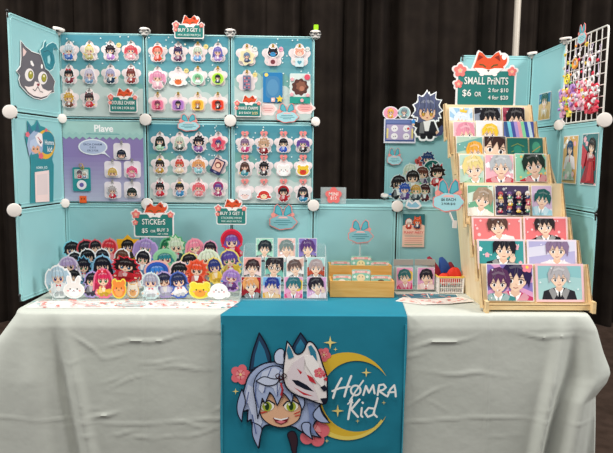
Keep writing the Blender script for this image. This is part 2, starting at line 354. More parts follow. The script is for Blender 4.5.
def portrait(a, w, h, bg, hair, outfit, seed=0, bg2=None, cx=0, cy=0, s=1, mot='dots', skin='#f5d2b8', acc='', collar='#ffffff', pair=None, base=True, t=.0008, border=None, clear=False):
    """Half-length figure printed inside a w x h card centred on the origin."""
    rg = random.Random(seed*13+5); bg2 = bg2 or mix(bg, '#ffffff', .5)
    if clear is False: a.slab(rect(-w/2, -h/2, w/2, h/2), border or '#f4f0ec', t)
    b = .022*min(w, h) if border is None else .06*min(w, h); ix, iy = w/2-b, h/2-b
    a.clip = (-ix, -iy, ix, iy); a.poly(rect(-ix, -iy, ix, iy), bg, raw=True)
    m = min(w, h)
    if mot == 'dots':
        for _ in range(14): a.poly(ell(rg.uniform(-ix, ix), rg.uniform(-iy, iy), m*rg.uniform(.02, .06), n=10), bg2)
    elif mot == 'petal':
        for _ in range(10): a.poly(flower(rg.uniform(-ix, ix), rg.uniform(-iy, iy), m*rg.uniform(.04, .11)), rg.choice([bg2, '#f4b6c0', '#ffffff']))
    elif mot == 'rays':
        for i in range(9):
            th = i/9*2*PI; a.poly([(0, 0), (2*w*math.cos(th), 2*w*math.sin(th)), (2*w*math.cos(th+.3), 2*w*math.sin(th+.3))], bg2)
    elif mot == 'half': a.poly([(-w, -h), (w, -h), (w, h*.05), (0, h*.18), (-w, -h*.02)], bg2)
    elif mot == 'band': a.poly([(-w, -h*.2), (w, h*.25), (w, h*.6), (-w, h*.1)], bg2)
    elif mot == 'moon': a.poly(ell(w*.2, h*.12, m*.34, n=24), '#f3c64a'); a.poly(ell(w*.12, h*.14, m*.28, n=24), bg)
    elif mot == 'city':
        for i in range(8): a.poly(rect(-ix+i*w/8, -iy, -ix+(i+.8)*w/8, -iy+h*rg.uniform(.2, .7)), mix(bg, bg2, rg.random()))
    def fig(x, y, k, hair, outfit, acc, sk, tilt):
        a.tr(x, y, k, k, tilt); hd = mix(hair, '#000000', .4); hl = mix(hair, '#ffffff', .07+.35*sum(lin(hair))/3)
        od = mix(outfit, '#000000', .3); ol = mix(outfit, '#ffffff', .3)
        if acc == 'long': a.poly([(-.3, .25), (-.42, -.5), (-.3, -.8), (.34, -.8), (.44, -.4), (.3, .25)], hd)
        a.poly([(-.14, -.2), (-.5, -.32), (-.66, -.95), (.66, -.95), (.5, -.32), (.14, -.2)], outfit)
        a.poly([(-.42, -.5), (-.36, -.95), (-.5, -.95)], od); a.poly([(.42, -.5), (.36, -.95), (.5, -.95)], od)
        a.poly([(-.15, -.22), (0, -.62), (.15, -.22)], collar); a.poly([(-.02, -.3), (-.06, -.66), (0, -.75), (.06, -.66), (.02, -.3)], rg.choice(['#c22c40', od, '#26324e', ol]))
        a.poly([(-.22, -.2), (-.06, -.4), (-.2, -.62), (-.34, -.3)], ol); a.poly([(.22, -.2), (.06, -.4), (.2, -.62), (.34, -.3)], ol)
        a.poly([(-.09, -.05), (.09, -.05), (.11, -.26), (0, -.34), (-.11, -.26)], mix(sk, '#b06848', .25))
        a.poly(ell(0, .2, .33, .33, 20), hair)
        a.poly([(-.25, .22), (-.24, .0), (-.14, -.13), (0, -.21), (.14, -.13), (.24, .0), (.25, .22), (0, .32)], sk)
        for q in (-1, 1):
            a.poly(ell(q*.12, .03, .055, .05, 10), '#ffffff'); a.poly(ell(q*.12, .03, .032, .046, 8), '#2d2430'); a.stroke([(q*.06, .085), (q*.13, .1), (q*.19, .07)], .018, '#2d2430')
            a.stroke([(q*.07, .14), (q*.19, .14)], .012, hd)
        a.stroke([(.0, -.02), (.015, -.05)], .01, mix(sk, '#903828', .4)); a.stroke([(-.05, -.115), (.0, -.125), (.06, -.105)], .013, '#a84044')
        fr = [(-.33, -.08), (-.36, .25), (-.22, .5), (.04, .57), (.27, .47), (.37, .22), (.32, -.1), (.26, .1)]
        for i in range(7): fr.append((.22-.44*i/6, (.24 if i % 2 else .1-.05*rg.random())))
        fr += [(-.27, .08)]; a.poly(fr, hair)
        for _ in range(5):
            px = rg.uniform(-.22, .22); a.stroke([(px*.6, .5), (px, .34), (px*1.2, .22)], .014, rg.choice([hd, hl]))
        a.poly([(-.2, .36), (0, .44), (.2, .38), (.16, .32), (0, .37), (-.16, .31)], hl)
        if acc == 'glasses':
            for q in (-1, 1): a.stroke(ell(q*.12, .03, .085, .07, 10)+[(q*.12+.085, .03)], .014, '#202024')
        if acc == 'hand':
            a.poly([(.3, -.9), (.2, -.35), (.3, -.22), (.42, -.35), (.5, -.9)], ol); a.poly(ell(.26, -.2, .09, .08, 10), sk)
            for i in range(4): a.stroke([(.24+i*.035, -.16), (.15+i*.05, -.02)], .03, sk)
        if acc == 'cap': a.poly([(-.38, .22), (-.3, .5), (0, .6), (.3, .5), (.38, .22), (0, .3)], outfit); a.poly([(-.4, .24), (0, .33), (.4, .24), (.36, .16), (0, .24), (-.36, .16)], od)
        if acc == 'crown': a.poly([(-.14, .5), (-.16, .66), (-.06, .58), (0, .7), (.06, .58), (.16, .66), (.14, .5)], '#f0c440')
        if acc == 'flower': a.poly(flower(.24, .4, .14), '#f08a9c'); a.poly(ell(.24, .4, .04, n=8), '#f6d860')
    fig(cx, cy, s, hair, outfit, acc, skin, rg.uniform(-.22, .22))
    if pair: fig(pair[0], pair[1], pair[2], pair[3], pair[4], '', skin, rg.uniform(-.15, .15))
    a.tr()
    for _ in range(4): a.poly(star(rg.uniform(-ix, ix), rg.uniform(-iy, iy), m*.035, m*.012), '#ffffff')
    a.clip = None

def fox_sign(a, W, H, lines, t=.003, cap=True):
    """Green board with a sleepy fox on its top edge and pink blossoms; board bottom centre at the origin."""
    def fx(px, py, k): return [(px+x*k, py+y*k) for x, y in HEAD]
    HEAD = [(-1, .0), (-.86, .35), (-.7, .9), (-.62, 1.02), (-.42, .92), (-.12, .62), (.12, .62), (.42, .92), (.62, 1.02), (.7, .9), (.86, .35), (1, .0), (.62, -.34), (.2, -.46), (-.2, -.46), (-.62, -.34)]
    fw_ = W*.27; fy = H+fw_*.2; fxx = W*.03; w = W*.035
    fl = [(-W*.47, H*1.0, W*.115), (-W*.49, H*.62, W*.075), (W*.45, H*.99, W*.085)]
    board = rrect(-W/2, 0, W/2, H, W*.05)
    tail = ell(fxx+fw_*.85, fy+fw_*.45, fw_*.34, fw_*.42, 14, rot=-.5)
    for p in [board, fx(fxx, fy, fw_), tail]+[flower(*f) for f in fl]: a.slab(grow(p, w), '#f6eeec', t)
    a.poly(board, '#2c7f78'); a.poly(tail, '#e2542f'); a.poly(ell(fxx+fw_*1.0, fy+fw_*.72, fw_*.16, fw_*.2, 10), '#f5f0ee')
    a.poly(fx(fxx, fy, fw_), '#e0552f')
    k = fw_
    for q in (-1, 1):
        a.poly([(fxx+q*k*.66, fy+k*.82), (fxx+q*k*.76, fy+k*.42), (fxx+q*k*.36, fy+k*.68)], '#8e2c20')
        a.poly([(fxx, fy-k*.12), (fxx+q*k*.4, fy-k*.02), (fxx+q*k*.96, fy-k*.02), (fxx+q*k*.6, fy-k*.34), (fxx+q*k*.2, fy-k*.46), (fxx, fy-k*.46)], '#fbf3ee')
        a.stroke([(fxx+q*k*.2, fy+k*.05), (fxx+q*k*.36, fy+k*.18), (fxx+q*k*.58, fy+k*.2)], k*.07, '#2f5a2a')
        a.poly(ell(fxx+q*k*.42, fy-k*.42, k*.17, k*.11, 10), '#fbf3ee')
    a.poly([(fxx-k*.1, fy-k*.14), (fxx+k*.1, fy-k*.14), (fxx, fy-k*.26)], '#2a1c1c')
    if cap == 'santa': a.poly(ell(fxx-fw_*.75, fy+fw_*1.0, fw_*.3, n=14), '#f4f0ee'); 
    for f in fl: a.poly(flower(*f), '#ef7f78'); a.poly(flower(f[0], f[1], f[2]*.4), '#f8b8a8'); a.poly(ell(f[0], f[1], f[2]*.14, n=8), '#f6d070')
    for l in lines: a.text(l[0], l[1]*W, l[2]*H, l[3]*H, l[4] if len(l) > 4 else '#f6f4ee', l[5]*W if len(l) > 5 else None)
def bunny_sign(a, W, H, lines=(), cloud='#aadbe2', t=.002):
    """Speech cloud with two long teal ears and a pink border, centred on the origin."""
    ears = [[(-.06*W, .0), (-.34*W, .16*H), (-.3*W, .42*H), (-.2*W, .5*H), (-.08*W, .36*H), (0, .1*H)], [(.06*W, .0), (.34*W, .16*H), (.3*W, .42*H), (.2*W, .5*H), (.08*W, .36*H), (0, .1*H)]]
    cl = [(W*.5*math.cos(t_)*(1+.05*math.cos(7*t_)), -.2*H+.28*H*math.sin(t_)*(1+.06*math.cos(7*t_))) for t_ in [2*PI*i/28 for i in range(28)]]
    for p in ears+[cl]: a.slab(grow(p, .024*W), '#f08c86', t)
    for p in ears: a.poly(grow(p, -.01*W), '#3d97a4')
    for p in ears: a.poly(grow(p, -.06*W), '#5fb4c0')
    a.poly(grow(cl, -.01*W), cloud); a.poly(ell(-.36*W, .08*H, .09*W, n=10), '#f29a90'); a.poly(ell(.36*W, .1*H, .07*W, n=10), '#f29a90')
    a.poly([(-.12*W, .02*H), (.12*W, .02*H), (.2*W, -.05*H), (-.2*W, -.05*H)], '#f4bcb8')
    for l in lines: a.text(l[0], l[1]*W, l[2]*H, l[3]*H, '#2a3038', l[4]*W if len(l) > 4 else None)
    if not lines:
        for i, q in enumerate((.26, .34, .18)): a.stroke([(-q*W, -.13*H-i*.085*H), (q*W, -.13*H-i*.085*H)], .02*W, '#3c7f8c')

# ================================================================ setting
m = .36
def grid_mesh(nx, ny, fn):
    vs = [fn(i/(nx-1), j/(ny-1)) for j in range(ny) for i in range(nx)]
    fs = [(j*nx+i, j*nx+i+1, (j+1)*nx+i+1, (j+1)*nx+i) for j in range(ny-1) for i in range(nx-1)]
    return vs, fs
mb = MB(); mb.add([(-8, -6, -.74), (10, -6, -.74), (10, 4, -.74), (-8, 4, -.74)], [(0, 1, 2, 3)])
tag(mb.build('floor', FLOOR), kind='structure')
rg = random.Random(4)
fold = [(rg.uniform(9, 40), rg.uniform(0, 6.3), rg.uniform(.006, .020)) for _ in range(12)]
def curtain(a, b):
    x = -6+15*a; z = -.735+3.6*b
    d = sum(A*math.sin(f*x+p+.15*math.sin(z*1.3+f)) for f, p, A in fold)
    d += .055*abs(math.sin(x*9.3+.5*math.sin(x*3)))**.6+.018*math.sin(x*47+2*math.sin(x*4))
    return (x, 2.05-d, z)
vs, fs = grid_mesh(1500, 12, curtain); mb = MB(); mb.add(vs, fs, True)
tag(mb.build('pipe_and_drape_curtain', CURT), 'long black pleated curtain hanging behind the whole display booth', 'curtain')
p0 = at(518, 0, y=1.85); mb = MB(); mb.tube([(p0.x, 1.85, -.735), (p0.x, 1.85, 2.6)], .0235, 14); mb.box((p0.x, 1.85, -.73), (.3, .3, .012))
tag(mb.build('curtain_pole', mat('cream_pole', '#c9beb0', .4)), 'pale upright drape pole standing in front of the black curtain', 'pole')

# ---------------------------------------------------------------- table, cloth, banner
TX0, TX1, TY0, TY1 = -1.10, 1.010, -.484, .45
RC = .06   # rounded table corners
def interp(x, tab):
    for (a, b), (c, d) in zip(tab, tab[1:]):
        if x <= c: return b+(d-b)*max(0, (x-a))/(c-a)
    return tab[-1][1]
OFFL = [(0, 0), (.015, .004), (.04, .022), (.11, .075), (.25, .13), (.45, .2), (.735, .27)]
OFFR = [(0, 0), (.02, .014), (.054, .034), (.15, .070), (.21, .098), (.235, .104), (.27, .092), (.322, .052), (.53, .060), (.735, .07)]
def bump(x, c, w): return math.exp(-((x-c)/w)**2)
rc = random.Random(12)
CREASE = [(-.62, .10, -.12, .12, .005, .005), (-.35, .07, .12, .09, .004, .004), (-.5, .2, .02, .1, .005, .003), (.46, .10, -.16, .09, .005, .006), (.84, .075, .07, .09, .005, .005), (.55, .22, .02, .12, .006, .003), (-.83, .12, .8, .05, .006, .004), (-.78, .38, -.3, .05, .006, .005)]
CREASE += [(rc.uniform(-.95, .9), rc.uniform(.05, .5), rc.uniform(-.5, .5), rc.uniform(.02, .08), rc.uniform(.003, .006), rc.uniform(.001, .0026)) for _ in range(34)]
def cloth_front(x, d):
    """outward distance of the front drop at x, d below the top"""
    o = .004+.010*min(1, d/.05)
    o += .0035*bump(x, -.625, .006)+.0035*bump(x, .635, .006)+.0022*bump(d-.012*math.sin(x*7), .40, .004)
    o += .0015*math.sin(x*9+d*4)*min(1, d*4)+.002*math.sin(x*4-d*9+1)*min(1, d*4)
    for cx, cd, sl, wx, wd, am in CREASE: o += am*bump(d-cd-sl*(x-cx)-.006*math.sin(x*31+cx*9), 0, wd)*bump(x, cx, wx)
    k = min(1, d/.25)
    o += k*(.030*bump(x, .90-.13*d, .022)-.022*bump(x, .945-.13*d, .018)+.030*bump(x, .985-.10*d, .022)-.02*bump(x, 1.02-.06*d, .014))
    o += k*(.022*bump(x, -1.02+.06*d, .03)-.020*bump(x, -.955+.14*d, .02)+.018*bump(x, -.905+.15*d, .022))
    return o
mb = MB()
NX, NZ = 300, 90
def front(a, b):
    d = b*.735; x = TX0+(TX1-TX0)*a
    eL = bump(a, 0, .035)*interp(d, OFFL); eR = (1-min(1, (1-a)/.07))**1.3*interp(d, OFFR) if a > .93 else 0
    sL, sR = x-TX0, TX1-x; yb = 0
    if sL < RC: yb = RC-math.sqrt(max(0, RC*RC-(RC-sL)**2))
    if sR < RC*.4: q_ = RC*.4; yb = q_-math.sqrt(max(0, q_*q_-(q_-sR)**2))
    return (x-eL+eR, TY0+yb-cloth_front(x, d)*(min(1, d/.02)**.5)*(1-yb/RC), -max(0, d-.002))
vs, fs = grid_mesh(NX, NZ, front); mb.add(vs, [f[::-1] for f in fs], True)
def side(x0, sgn, OFF):
    def f(a, b):
        d = b*.735; y = TY0+RC+(TY1-TY0-RC)*a; o = interp(d, OFF)*(math.exp(-a*3)*.55+.45)+.02*math.sin(y*17+1)*min(1, d*2)*min(1, a*6)
        c = front(0 if sgn < 0 else 1, b)
        k = min(1, a*10); return (c[0]*(1-k)+(x0+sgn*o)*k, c[1]*(1-k)+y*k if a > 0 else c[1], c[2])
    return f
vs, fs = grid_mesh(60, NZ, side(TX0, -1, OFFL)); mb.add(vs, fs, True)
vs, fs = grid_mesh(60, NZ, side(TX1, 1, OFFR)); mb.add(vs, [f[::-1] for f in fs], True)
def topf(a, b):
    c = front(a, 0); return (c[0], c[1]+(TY1-c[1])*b, 0)
vs, fs = grid_mesh(300, 30, topf); mb.add(vs, fs, True)
bmo = bmesh.new(); ob = mb.build('tablecloth', CLOTH); bmo.from_mesh(ob.data); bmesh.ops.remove_doubles(bmo, verts=bmo.verts, dist=.0008); bmo.to_mesh(ob.data); bmo.free()
tag(ob, 'pale grey green tablecloth with fold creases draped over the long table', 'tablecloth')
mb = MB(); mb.box((-.03, 0, -.02), (2.0, .9, .03))
tb = thing('folding_table', 'long folding table hidden under the pale grey green cloth', 'table', Matrix.Translation((0, 0, 0)))
mb.build('tabletop', GREY, tb)
for x in (-.9, .85):
    for y in (-.35, .35): l = MB(); l.tube([(x, y, -.735), (x, y, -.035)], .014); l.build('leg', GREY, tb)

BX0, BX1 = -.347, .326
def brip(x, d):
    w = max(0, min(1, abs(x+.01)/.05-5.0))+max(0, min(1, (d-.50)/.06))   # the printed middle hangs flat, the edges ripple
    return (.0016*math.sin(x*13+d*3)+.0022*math.sin(d*17+x*5))*min(1, w)*min(1, d*8)
def banner(a, b):
    LT = .385; L = LT+.70; s = b*L
    xa = BX0+(BX1-BX0)*a
    if s < LT:
        f_ = 1-s/LT; y = TY0-.021+.385*f_; return (xa+(.05*(1-a)+.02*a)*min(1, f_*2), y, .0022+.0013*min(1, (1-f_)*30)*(1-f_)**6)
    d = s-LT; x = xa+.003*math.sin(d*11)
    r = .008; yy = TY0-.021; 
    if d < r: return (x, yy-.003*d/r, .0035-d*.5)
    return (x, yy-.004-brip(x, d)-.0015, .0035-d+.004)
vs, fs = grid_mesh(60, 150, banner); mb = MB(); mb.add(vs, [f[::-1] for f in fs], True)
bn = mb.build('table_banner', TEAL)
tag(bn, 'teal table banner with mascot and crescent moon hanging over the front', 'banner')
ban_sol = bn.modifiers.new('thick', 'SOLIDIFY'); ban_sol.thickness = .0012; ban_sol.offset = -1
h = MB()
for x in (BX0+.004, BX1-.004): h.tube([(x, TY0-.028-brip(x, d), -d) for d in [i*.03 for i in range(1, 24)]], .0022, 6)
h.build('hem', mat('banner_hem', '#2f93a8', .7), bn)

# banner artwork, laid out in the banner's own plane
BP = upright(TY0-.0285)
def B(px, py): return BP.hit(200+px/2.665, 290+py/2.665)
def Bp(pts): return [B(*p) for p in pts]
a = Art(); a.STEP = 3e-5
def bp(pts, c): a.poly(Bp(pts), c)
def soft(pts, n=2, closed=True):
    for _ in range(n):
        o = []
        for i in range(len(pts)):
            p0, p, p1 = pts[i-1], pts[i], pts[(i+1) % len(pts)]
            if not closed and i in (0, len(pts)-1): o.append(p); continue
            ax, ay, bx, by = p0[0]-p[0], p0[1]-p[1], p1[0]-p[0], p1[1]-p[1]; L = math.hypot(ax, ay)*math.hypot(bx, by) or 1
            if (ax*bx+ay*by)/L > .25: o.append(p)
            else: o += [(p[0]+.25*ax, p[1]+.25*ay), (p[0]+.25*bx, p[1]+.25*by)]
        pts = o
    return pts
def bs(pts, w, c): a.stroke(Bp(pts), w/2.665/285, c)
def outl(pts, c, w=3, oc='#141a2c'): pts = soft(pts); bp(pts, c); bs(pts+pts[:1], w, oc)
NAVY = '#141a2c'
# crescent
mo = [(392+117*math.cos(t), 283-117*math.sin(t)) for t in [math.radians(27+i*(306/40)) for i in range(41)]]
mi = [(417.6+94.6*math.cos(t), 283-94.6*math.sin(t)) for t in [math.radians(325-i*(290/40)) for i in range(41)]]
bp(mo+mi, '#e3bc3c')
bp([(392+117*math.cos(t), 283-117*math.sin(t)) for t in [math.radians(200+i*5) for i in range(26)]]+[(396+106*math.cos(t), 283-107*math.sin(t)) for t in [math.radians(325-i*5) for i in range(26)]], '#f0d768')
for x, y, r in ((347, 140, 18), (443, 220, 13), (367, 322, 17), (95, 270, 9), (361, 158, 6), (490, 300, 6), (420, 349, 6), (338, 402, 6), (252, 385, 5)):
    bp([(x+(r if i % 2 == 0 else r*.25)*math.sin(PI*i/4), y-(r if i % 2 == 0 else r*.25)*math.cos(PI*i/4)) for i in range(8)], '#f2dc86')
def bflower(x, y, r, rot=0):
    for k in range(5):
        t = rot+k*2*PI/5; c = [(x+r*.58*math.sin(t)+r*.44*math.cos(q), y-r*.58*math.cos(t)+r*.44*math.sin(q)) for q in [i*PI/7 for i in range(14)]]
        bp(c, '#e8727c'); 
    bp([(x+r*.45*math.cos(q), y+r*.45*math.sin(q)) for q in [i*PI/7 for i in range(14)]], '#f09a9c')
    for k in range(5): t = rot+k*2*PI/5+.3; bs([(x, y), (x+r*.5*math.sin(t), y-r*.5*math.cos(t))], 2, '#c8404e')
    bp([(x+r*.14*math.cos(q), y+r*.14*math.sin(q)) for q in [i*PI/4 for i in range(8)]], '#f8d890')
bflower(108, 225, 27, .3); bflower(330, 172, 19, .5); bflower(303, 376, 42, .2)
# fox ears of the mascot
for pts, inn in (([(132, 214), (138, 170), (158, 114), (180, 150), (194, 196)], [(143, 205), (147, 172), (158, 134), (172, 160), (182, 196)]), ([(240, 180), (246, 150), (268, 114), (288, 140), (296, 180)], [(252, 170), (256, 150), (268, 130), (280, 148), (284, 172)])):
    outl(pts, '#26415f', 4); bp(inn, '#2e7ea0')
HA, HD, HL = '#a9b9dc', '#7d90be', '#ccd6ee'
# tail of hair behind
outl([(230, 380), (252, 372), (262, 400), (255, 432), (262, 445), (246, 436), (240, 405)], '#3a2630', 3)
hairb = [(220, 190), (168, 192), (130, 222), (118, 262), (110, 290), (104, 325), (120, 322), (128, 318), (126, 350), (136, 344), (142, 372), (150, 405), (158, 418), (160, 392), (166, 366), (180, 356), (250, 362), (262, 372), (285, 384), (322, 392), (298, 368), (306, 352), (316, 340), (340, 344), (322, 318), (318, 290), (290, 250), (262, 200)]
outl(hairb, HA, 4)
bp([(128, 250), (116, 300), (128, 300), (138, 330), (146, 360), (154, 396), (158, 372), (166, 350), (150, 300), (146, 260)], HL)
bp([(286, 300), (292, 340), (284, 372), (312, 386), (300, 362), (308, 330), (304, 300)], HD)
# face
face = [(158, 296), (160, 330), (172, 348), (196, 362), (222, 366), (250, 356), (268, 340), (272, 300), (240, 270), (190, 270)]
outl(face, '#e9b894', 3)
for x in (179, 243):
    bp([(x+19*math.cos(q), 308+13*math.sin(q)) for q in [i*PI/9 for i in range(18)]], '#f8f4e8')
    bp([(x+13*math.cos(q), 309+13*math.sin(q)) for q in [i*PI/8 for i in range(16)]], '#a9b83c'); bp([(x+6*math.cos(q), 309+10*math.sin(q)) for q in [i*PI/8 for i in range(16)]], '#26401e')
    bp([(x-5+3*math.cos(q), 303+3*math.sin(q)) for q in [i*PI/4 for i in range(8)]], '#ffffff'); bs([(x-21, 306), (x-12, 296), (x+6, 293), (x+20, 302)], 4, NAVY)
bp([(194, 338), (216, 342), (238, 336), (232, 350), (216, 357), (202, 351)], '#7c1f2c'); bp([(203, 349), (216, 354), (229, 349), (216, 345)], '#e8808a'); bp([(196, 338), (216, 342), (236, 337), (233, 341), (216, 346), (199, 342)], '#ffffff')
for q in (160, 164): bs([(q+2, 326), (q+14, 322)], 3, '#c83c34')
bs([(252, 328), (266, 322)], 3, '#c83c34'); bs([(254, 334), (266, 331)], 3, '#c83c34')
# loose locks
for lk in ([(112, 262), (98, 300), (100, 330), (112, 350), (114, 322), (124, 296)], [(140, 350), (138, 384), (156, 420), (160, 392), (168, 362)], [(296, 330), (318, 352), (346, 352), (326, 330), (318, 306)], [(270, 350), (272, 376), (300, 396), (292, 372), (296, 350)]): outl(lk, HA, 3)
# fringe
outl([(150, 300), (140, 250), (158, 214), (200, 196), (232, 214), (262, 258), (282, 296), (272, 318), (262, 290), (250, 276), (244, 300), (232, 282), (222, 272), (206, 306), (196, 280), (186, 270), (174, 300), (166, 286), (160, 318), (154, 340)], HA, 3)
bp([(166, 216), (200, 204), (226, 222), (214, 250), (204, 280), (196, 260), (180, 250), (166, 274), (156, 262)], HL)
for l in ([(190, 206), (176, 240), (172, 270)], [(214, 212), (206, 244), (206, 280)], [(240, 236), (240, 262), (246, 284)], [(150, 240), (148, 280), (156, 310)], [(130, 270), (124, 300)], [(140, 330), (150, 380)]): bs(l, 2.5, '#4a5c92')
outl([(200, 196), (196, 168), (212, 152), (226, 158), (222, 176), (230, 196)], HL, 3); outl([(150, 240), (170, 226), (196, 236), (214, 232), (204, 250), (176, 254)], HL, 3)
# white fox mask
mask = [(222, 206), (226, 176), (232, 134), (244, 148), (256, 172), (276, 164), (286, 134), (300, 136), (316, 160), (326, 196), (340, 230), (338, 262), (340, 290), (332, 303), (312, 298), (286, 288), (256, 278), (232, 262), (222, 236)]
outl(mask, '#f3ecea', 4)
bp([(231, 160), (236, 144), (244, 158), (250, 176), (236, 182)], '#2f7f9c'); bp([(288, 148), (296, 144), (308, 162), (312, 186), (296, 176)], '#2f7f9c')
bp([(280, 170), (276, 210), (300, 250), (316, 292), (300, 290), (262, 276), (236, 258), (232, 220), (250, 190)], '#e6dadf')
bp([(276, 172), (284, 200), (310, 240), (330, 262), (330, 230), (316, 196), (300, 172)], '#fbf6f4')
bp([(244, 236), (262, 238), (284, 250), (304, 268), (280, 262), (256, 250)], NAVY); bp([(320, 256), (332, 250), (340, 262), (330, 268)], NAVY)
bp([(284, 222), (300, 230), (310, 248), (292, 240)], '#c8303c'); bp([(258, 206), (272, 216), (268, 222)], '#c8303c'); bp([(328, 236), (338, 228), (338, 240)], '#c8303c'); bp([(250, 256), (276, 270), (302, 280), (276, 276)], '#c8303c'); bp([(326, 224), (336, 218), (330, 232)], '#c8303c')
bp([(320, 286), (338, 284), (338, 296), (328, 300)], NAVY)
bflower(317, 218, 14, .2)
for x, y in ((214, 232), (224, 226), (218, 240), (208, 226)): bs([(x+6*math.cos(q), y+6*math.sin(q)) for q in [i*PI/4 for i in range(9)]], 2.5, '#3a1c22')
bs([(216, 246), (220, 262), (216, 276)], 5, '#b8323c'); bs([(222, 262), (218, 284)], 3, '#7c2430')
# hand lettering
WH = '#f7f7f4'
bs([(376, 232), (362, 258), (354, 284)], 6, WH); bs([(402, 226), (392, 252), (384, 280)], 6, WH); bs([(352, 266), (372, 258), (398, 254)], 5.5, WH)
bs([(414+13*math.cos(q), 264+13*math.sin(q)) for q in [i*PI/8 for i in range(17)]], 5.5, WH); bs([(434, 238), (414, 266), (398, 292)], 4.5, WH)
bs([(434, 276), (441, 252), (449, 270), (460, 250), (464, 272)], 5.5, WH)
bs([(472, 276), (476, 250), (488, 248), (494, 256), (486, 263), (475, 265), (494, 278)], 5.5, WH)
bs([(498, 280), (505, 262), (516, 250), (519, 264), (520, 280)], 5.5, WH); bs([(500, 269), (518, 268)], 5, WH)
bs([(404, 288), (398, 316), (394, 340)], 6, WH); bs([(424, 288), (402, 314), (420, 334)], 6, WH); bs([(393, 300), (399, 294), (406, 296)], 4, WH)
bs([(430, 310), (428, 330), (432, 334)], 5.5, WH); bs([(432, 296), (433, 297)], 6, WH)
bs([(462, 312), (448, 310), (438, 322), (446, 334), (460, 328), (468, 300), (472, 284)], 5.5, WH); bs([(464, 310), (462, 326), (470, 334)], 5.5, WH)
ART0 = TY0-.0285
def onban(v): # canvas (x, z, layer) on to the hanging cloth
    x, z, l = v; return (x, TY0-.0288-l, z)
a.build('printed_emblem', INK, bn, fn=onban)

# ---------------------------------------------------------------- modular panels
def panel(P0, R, U, w, h, label, group, name='display_panel', gap=.006, posts=True):
    pl = Plane(P0, R, U); t = thing(name, label, 'panel', pl.M(w/2, 0, 0), group)
    x0, x1, y0, y1 = -w/2+gap, w/2-gap, gap, h-gap
    s = MB(); s.prism(rrect(x0+.003, y0+.003, x1-.003, y1-.003, .02), -.0012, .0012); s.build('plastic_sheet', PLASTIC, t)
    f = MB(); f.tube([(x, y, 0) for x, y in rrect(x0, y0, x1, y1, .018, 3)], .0032, 8, True)
    f.tube([(x, y, .0015) for x, y in rrect(x0+.012, y0+.012, x1-.012, y1-.012, .014, 3)], .0016, 6, True)
    f.build('frame', RIM, t); return t
X = [-1.08, -.72, -.36, 0, .367, .727, 1.087]; YB = .39
GP = 'aqua plastic panels of the modular display'
cn = ['far left', 'second from left', 'third from left']
sheets = {}
for i in range(3):
    panel((X[i], 0, 2*m), (1, 0, 0), (0, 0, 1), m, m, f'aqua display panel in the top row of the back wall, {cn[i]}', GP)
    panel((X[i], 0, m), (1, 0, 0), (0, 0, 1), m, m, f'aqua display panel in the middle row of the back wall, {cn[i]}', GP)
    panel((X[i], 0, .002), (1, 0, 0), (0, 0, 1), m, m, f'plain aqua display panel in the bottom row behind the stickers, {cn[i]}', GP)
for i, s in ((3, 'below the open gap behind the wooden crate'), (4, 'behind the zip bags, poster pinned on it'), (5, 'behind the wooden print rack')):
    w = X[i+1]-X[i]
    panel((X[i], 0, .002), (1, 0, 0), (0, 0, 1), w, m, 'plain aqua low panel '+s, GP)
    panel((X[i], 0.004, m), (1, 0, 0), (0, 1, 0), w, YB-.006, 'aqua panel laid flat as a ledge, '+['over the low panel with the open gap above', 'carrying the small acrylic figures', 'behind the top of the print rack'][i-3], GP, 'ledge_panel')
panel((X[4], YB, m+.004), (1, 0, 0), (0, 0, 1), .36, m, 'aqua upright panel behind the cluster of acrylic figures', GP)
panel((X[5], YB, m+.004), (1, 0, 0), (0, 0, 1), .36, m, 'aqua back panel hidden mostly by the wooden print rack', GP)
panel((X[5], YB, 2*m), (1, 0, 0), (0, 0, 1), .36, m, 'aqua back panel behind the green small prints sign', GP)
WL = (-1.1281, -.3555); WLR = Vector((-1.08-WL[0], 0-WL[1], 0)); LW = Plane((WL[0], WL[1], 0), WLR, (0, 0, 1))
for k, s in enumerate(('bottom panel, plain', 'middle panel carrying the mascot poster', 'top panel carrying the grey cat cutout')):
    panel((WL[0], WL[1], k*m+.002), WLR, (0, 0, 1), m, m, 'aqua left side wing '+s, GP)
RW = Plane((1.09, YB, 0), (0, -1, 0), (0, 0, 1))
for k, s in enumerate(('bottom', 'middle', 'top')):
    panel((1.09, YB, k*m+.002), (0, -1, 0), (0, 0, 1), m, m, f'aqua right side wing {s} panel, inner column', GP)
    if k < 2: panel((1.09, YB-m, k*m+.002), (0, -1, 0), (0, 0, 1), m, m, f'aqua right side wing {s} panel, outer column nearest the viewer', GP)
# wire grid
g = thing('wire_grid_panel', 'white wire grid panel at top right hung with beaded straps', 'panel', RW.M(1.5*m, 2*m, 0))
f = MB(); f.tube([(x, y, 0) for x, y in rrect(-m/2+.006, .006, m/2-.006, m-.006, .012, 2)], .0036, 8, True); f.build('frame', WIRE, g)
for k in range(1, 8):
    w_ = MB(); c = -m/2+.006+k*(m-.012)/8; w_.tube([(c, .006, .001), (c, m-.006, .001)], .0019, 6); w_.build('upright_wire', WIRE, g)
    w_ = MB(); c = .006+k*(m-.012)/8; w_.tube([(-m/2+.006, c, -.002), (m/2-.006, c, -.002)], .0019, 6); w_.build('cross_wire', WIRE, g)
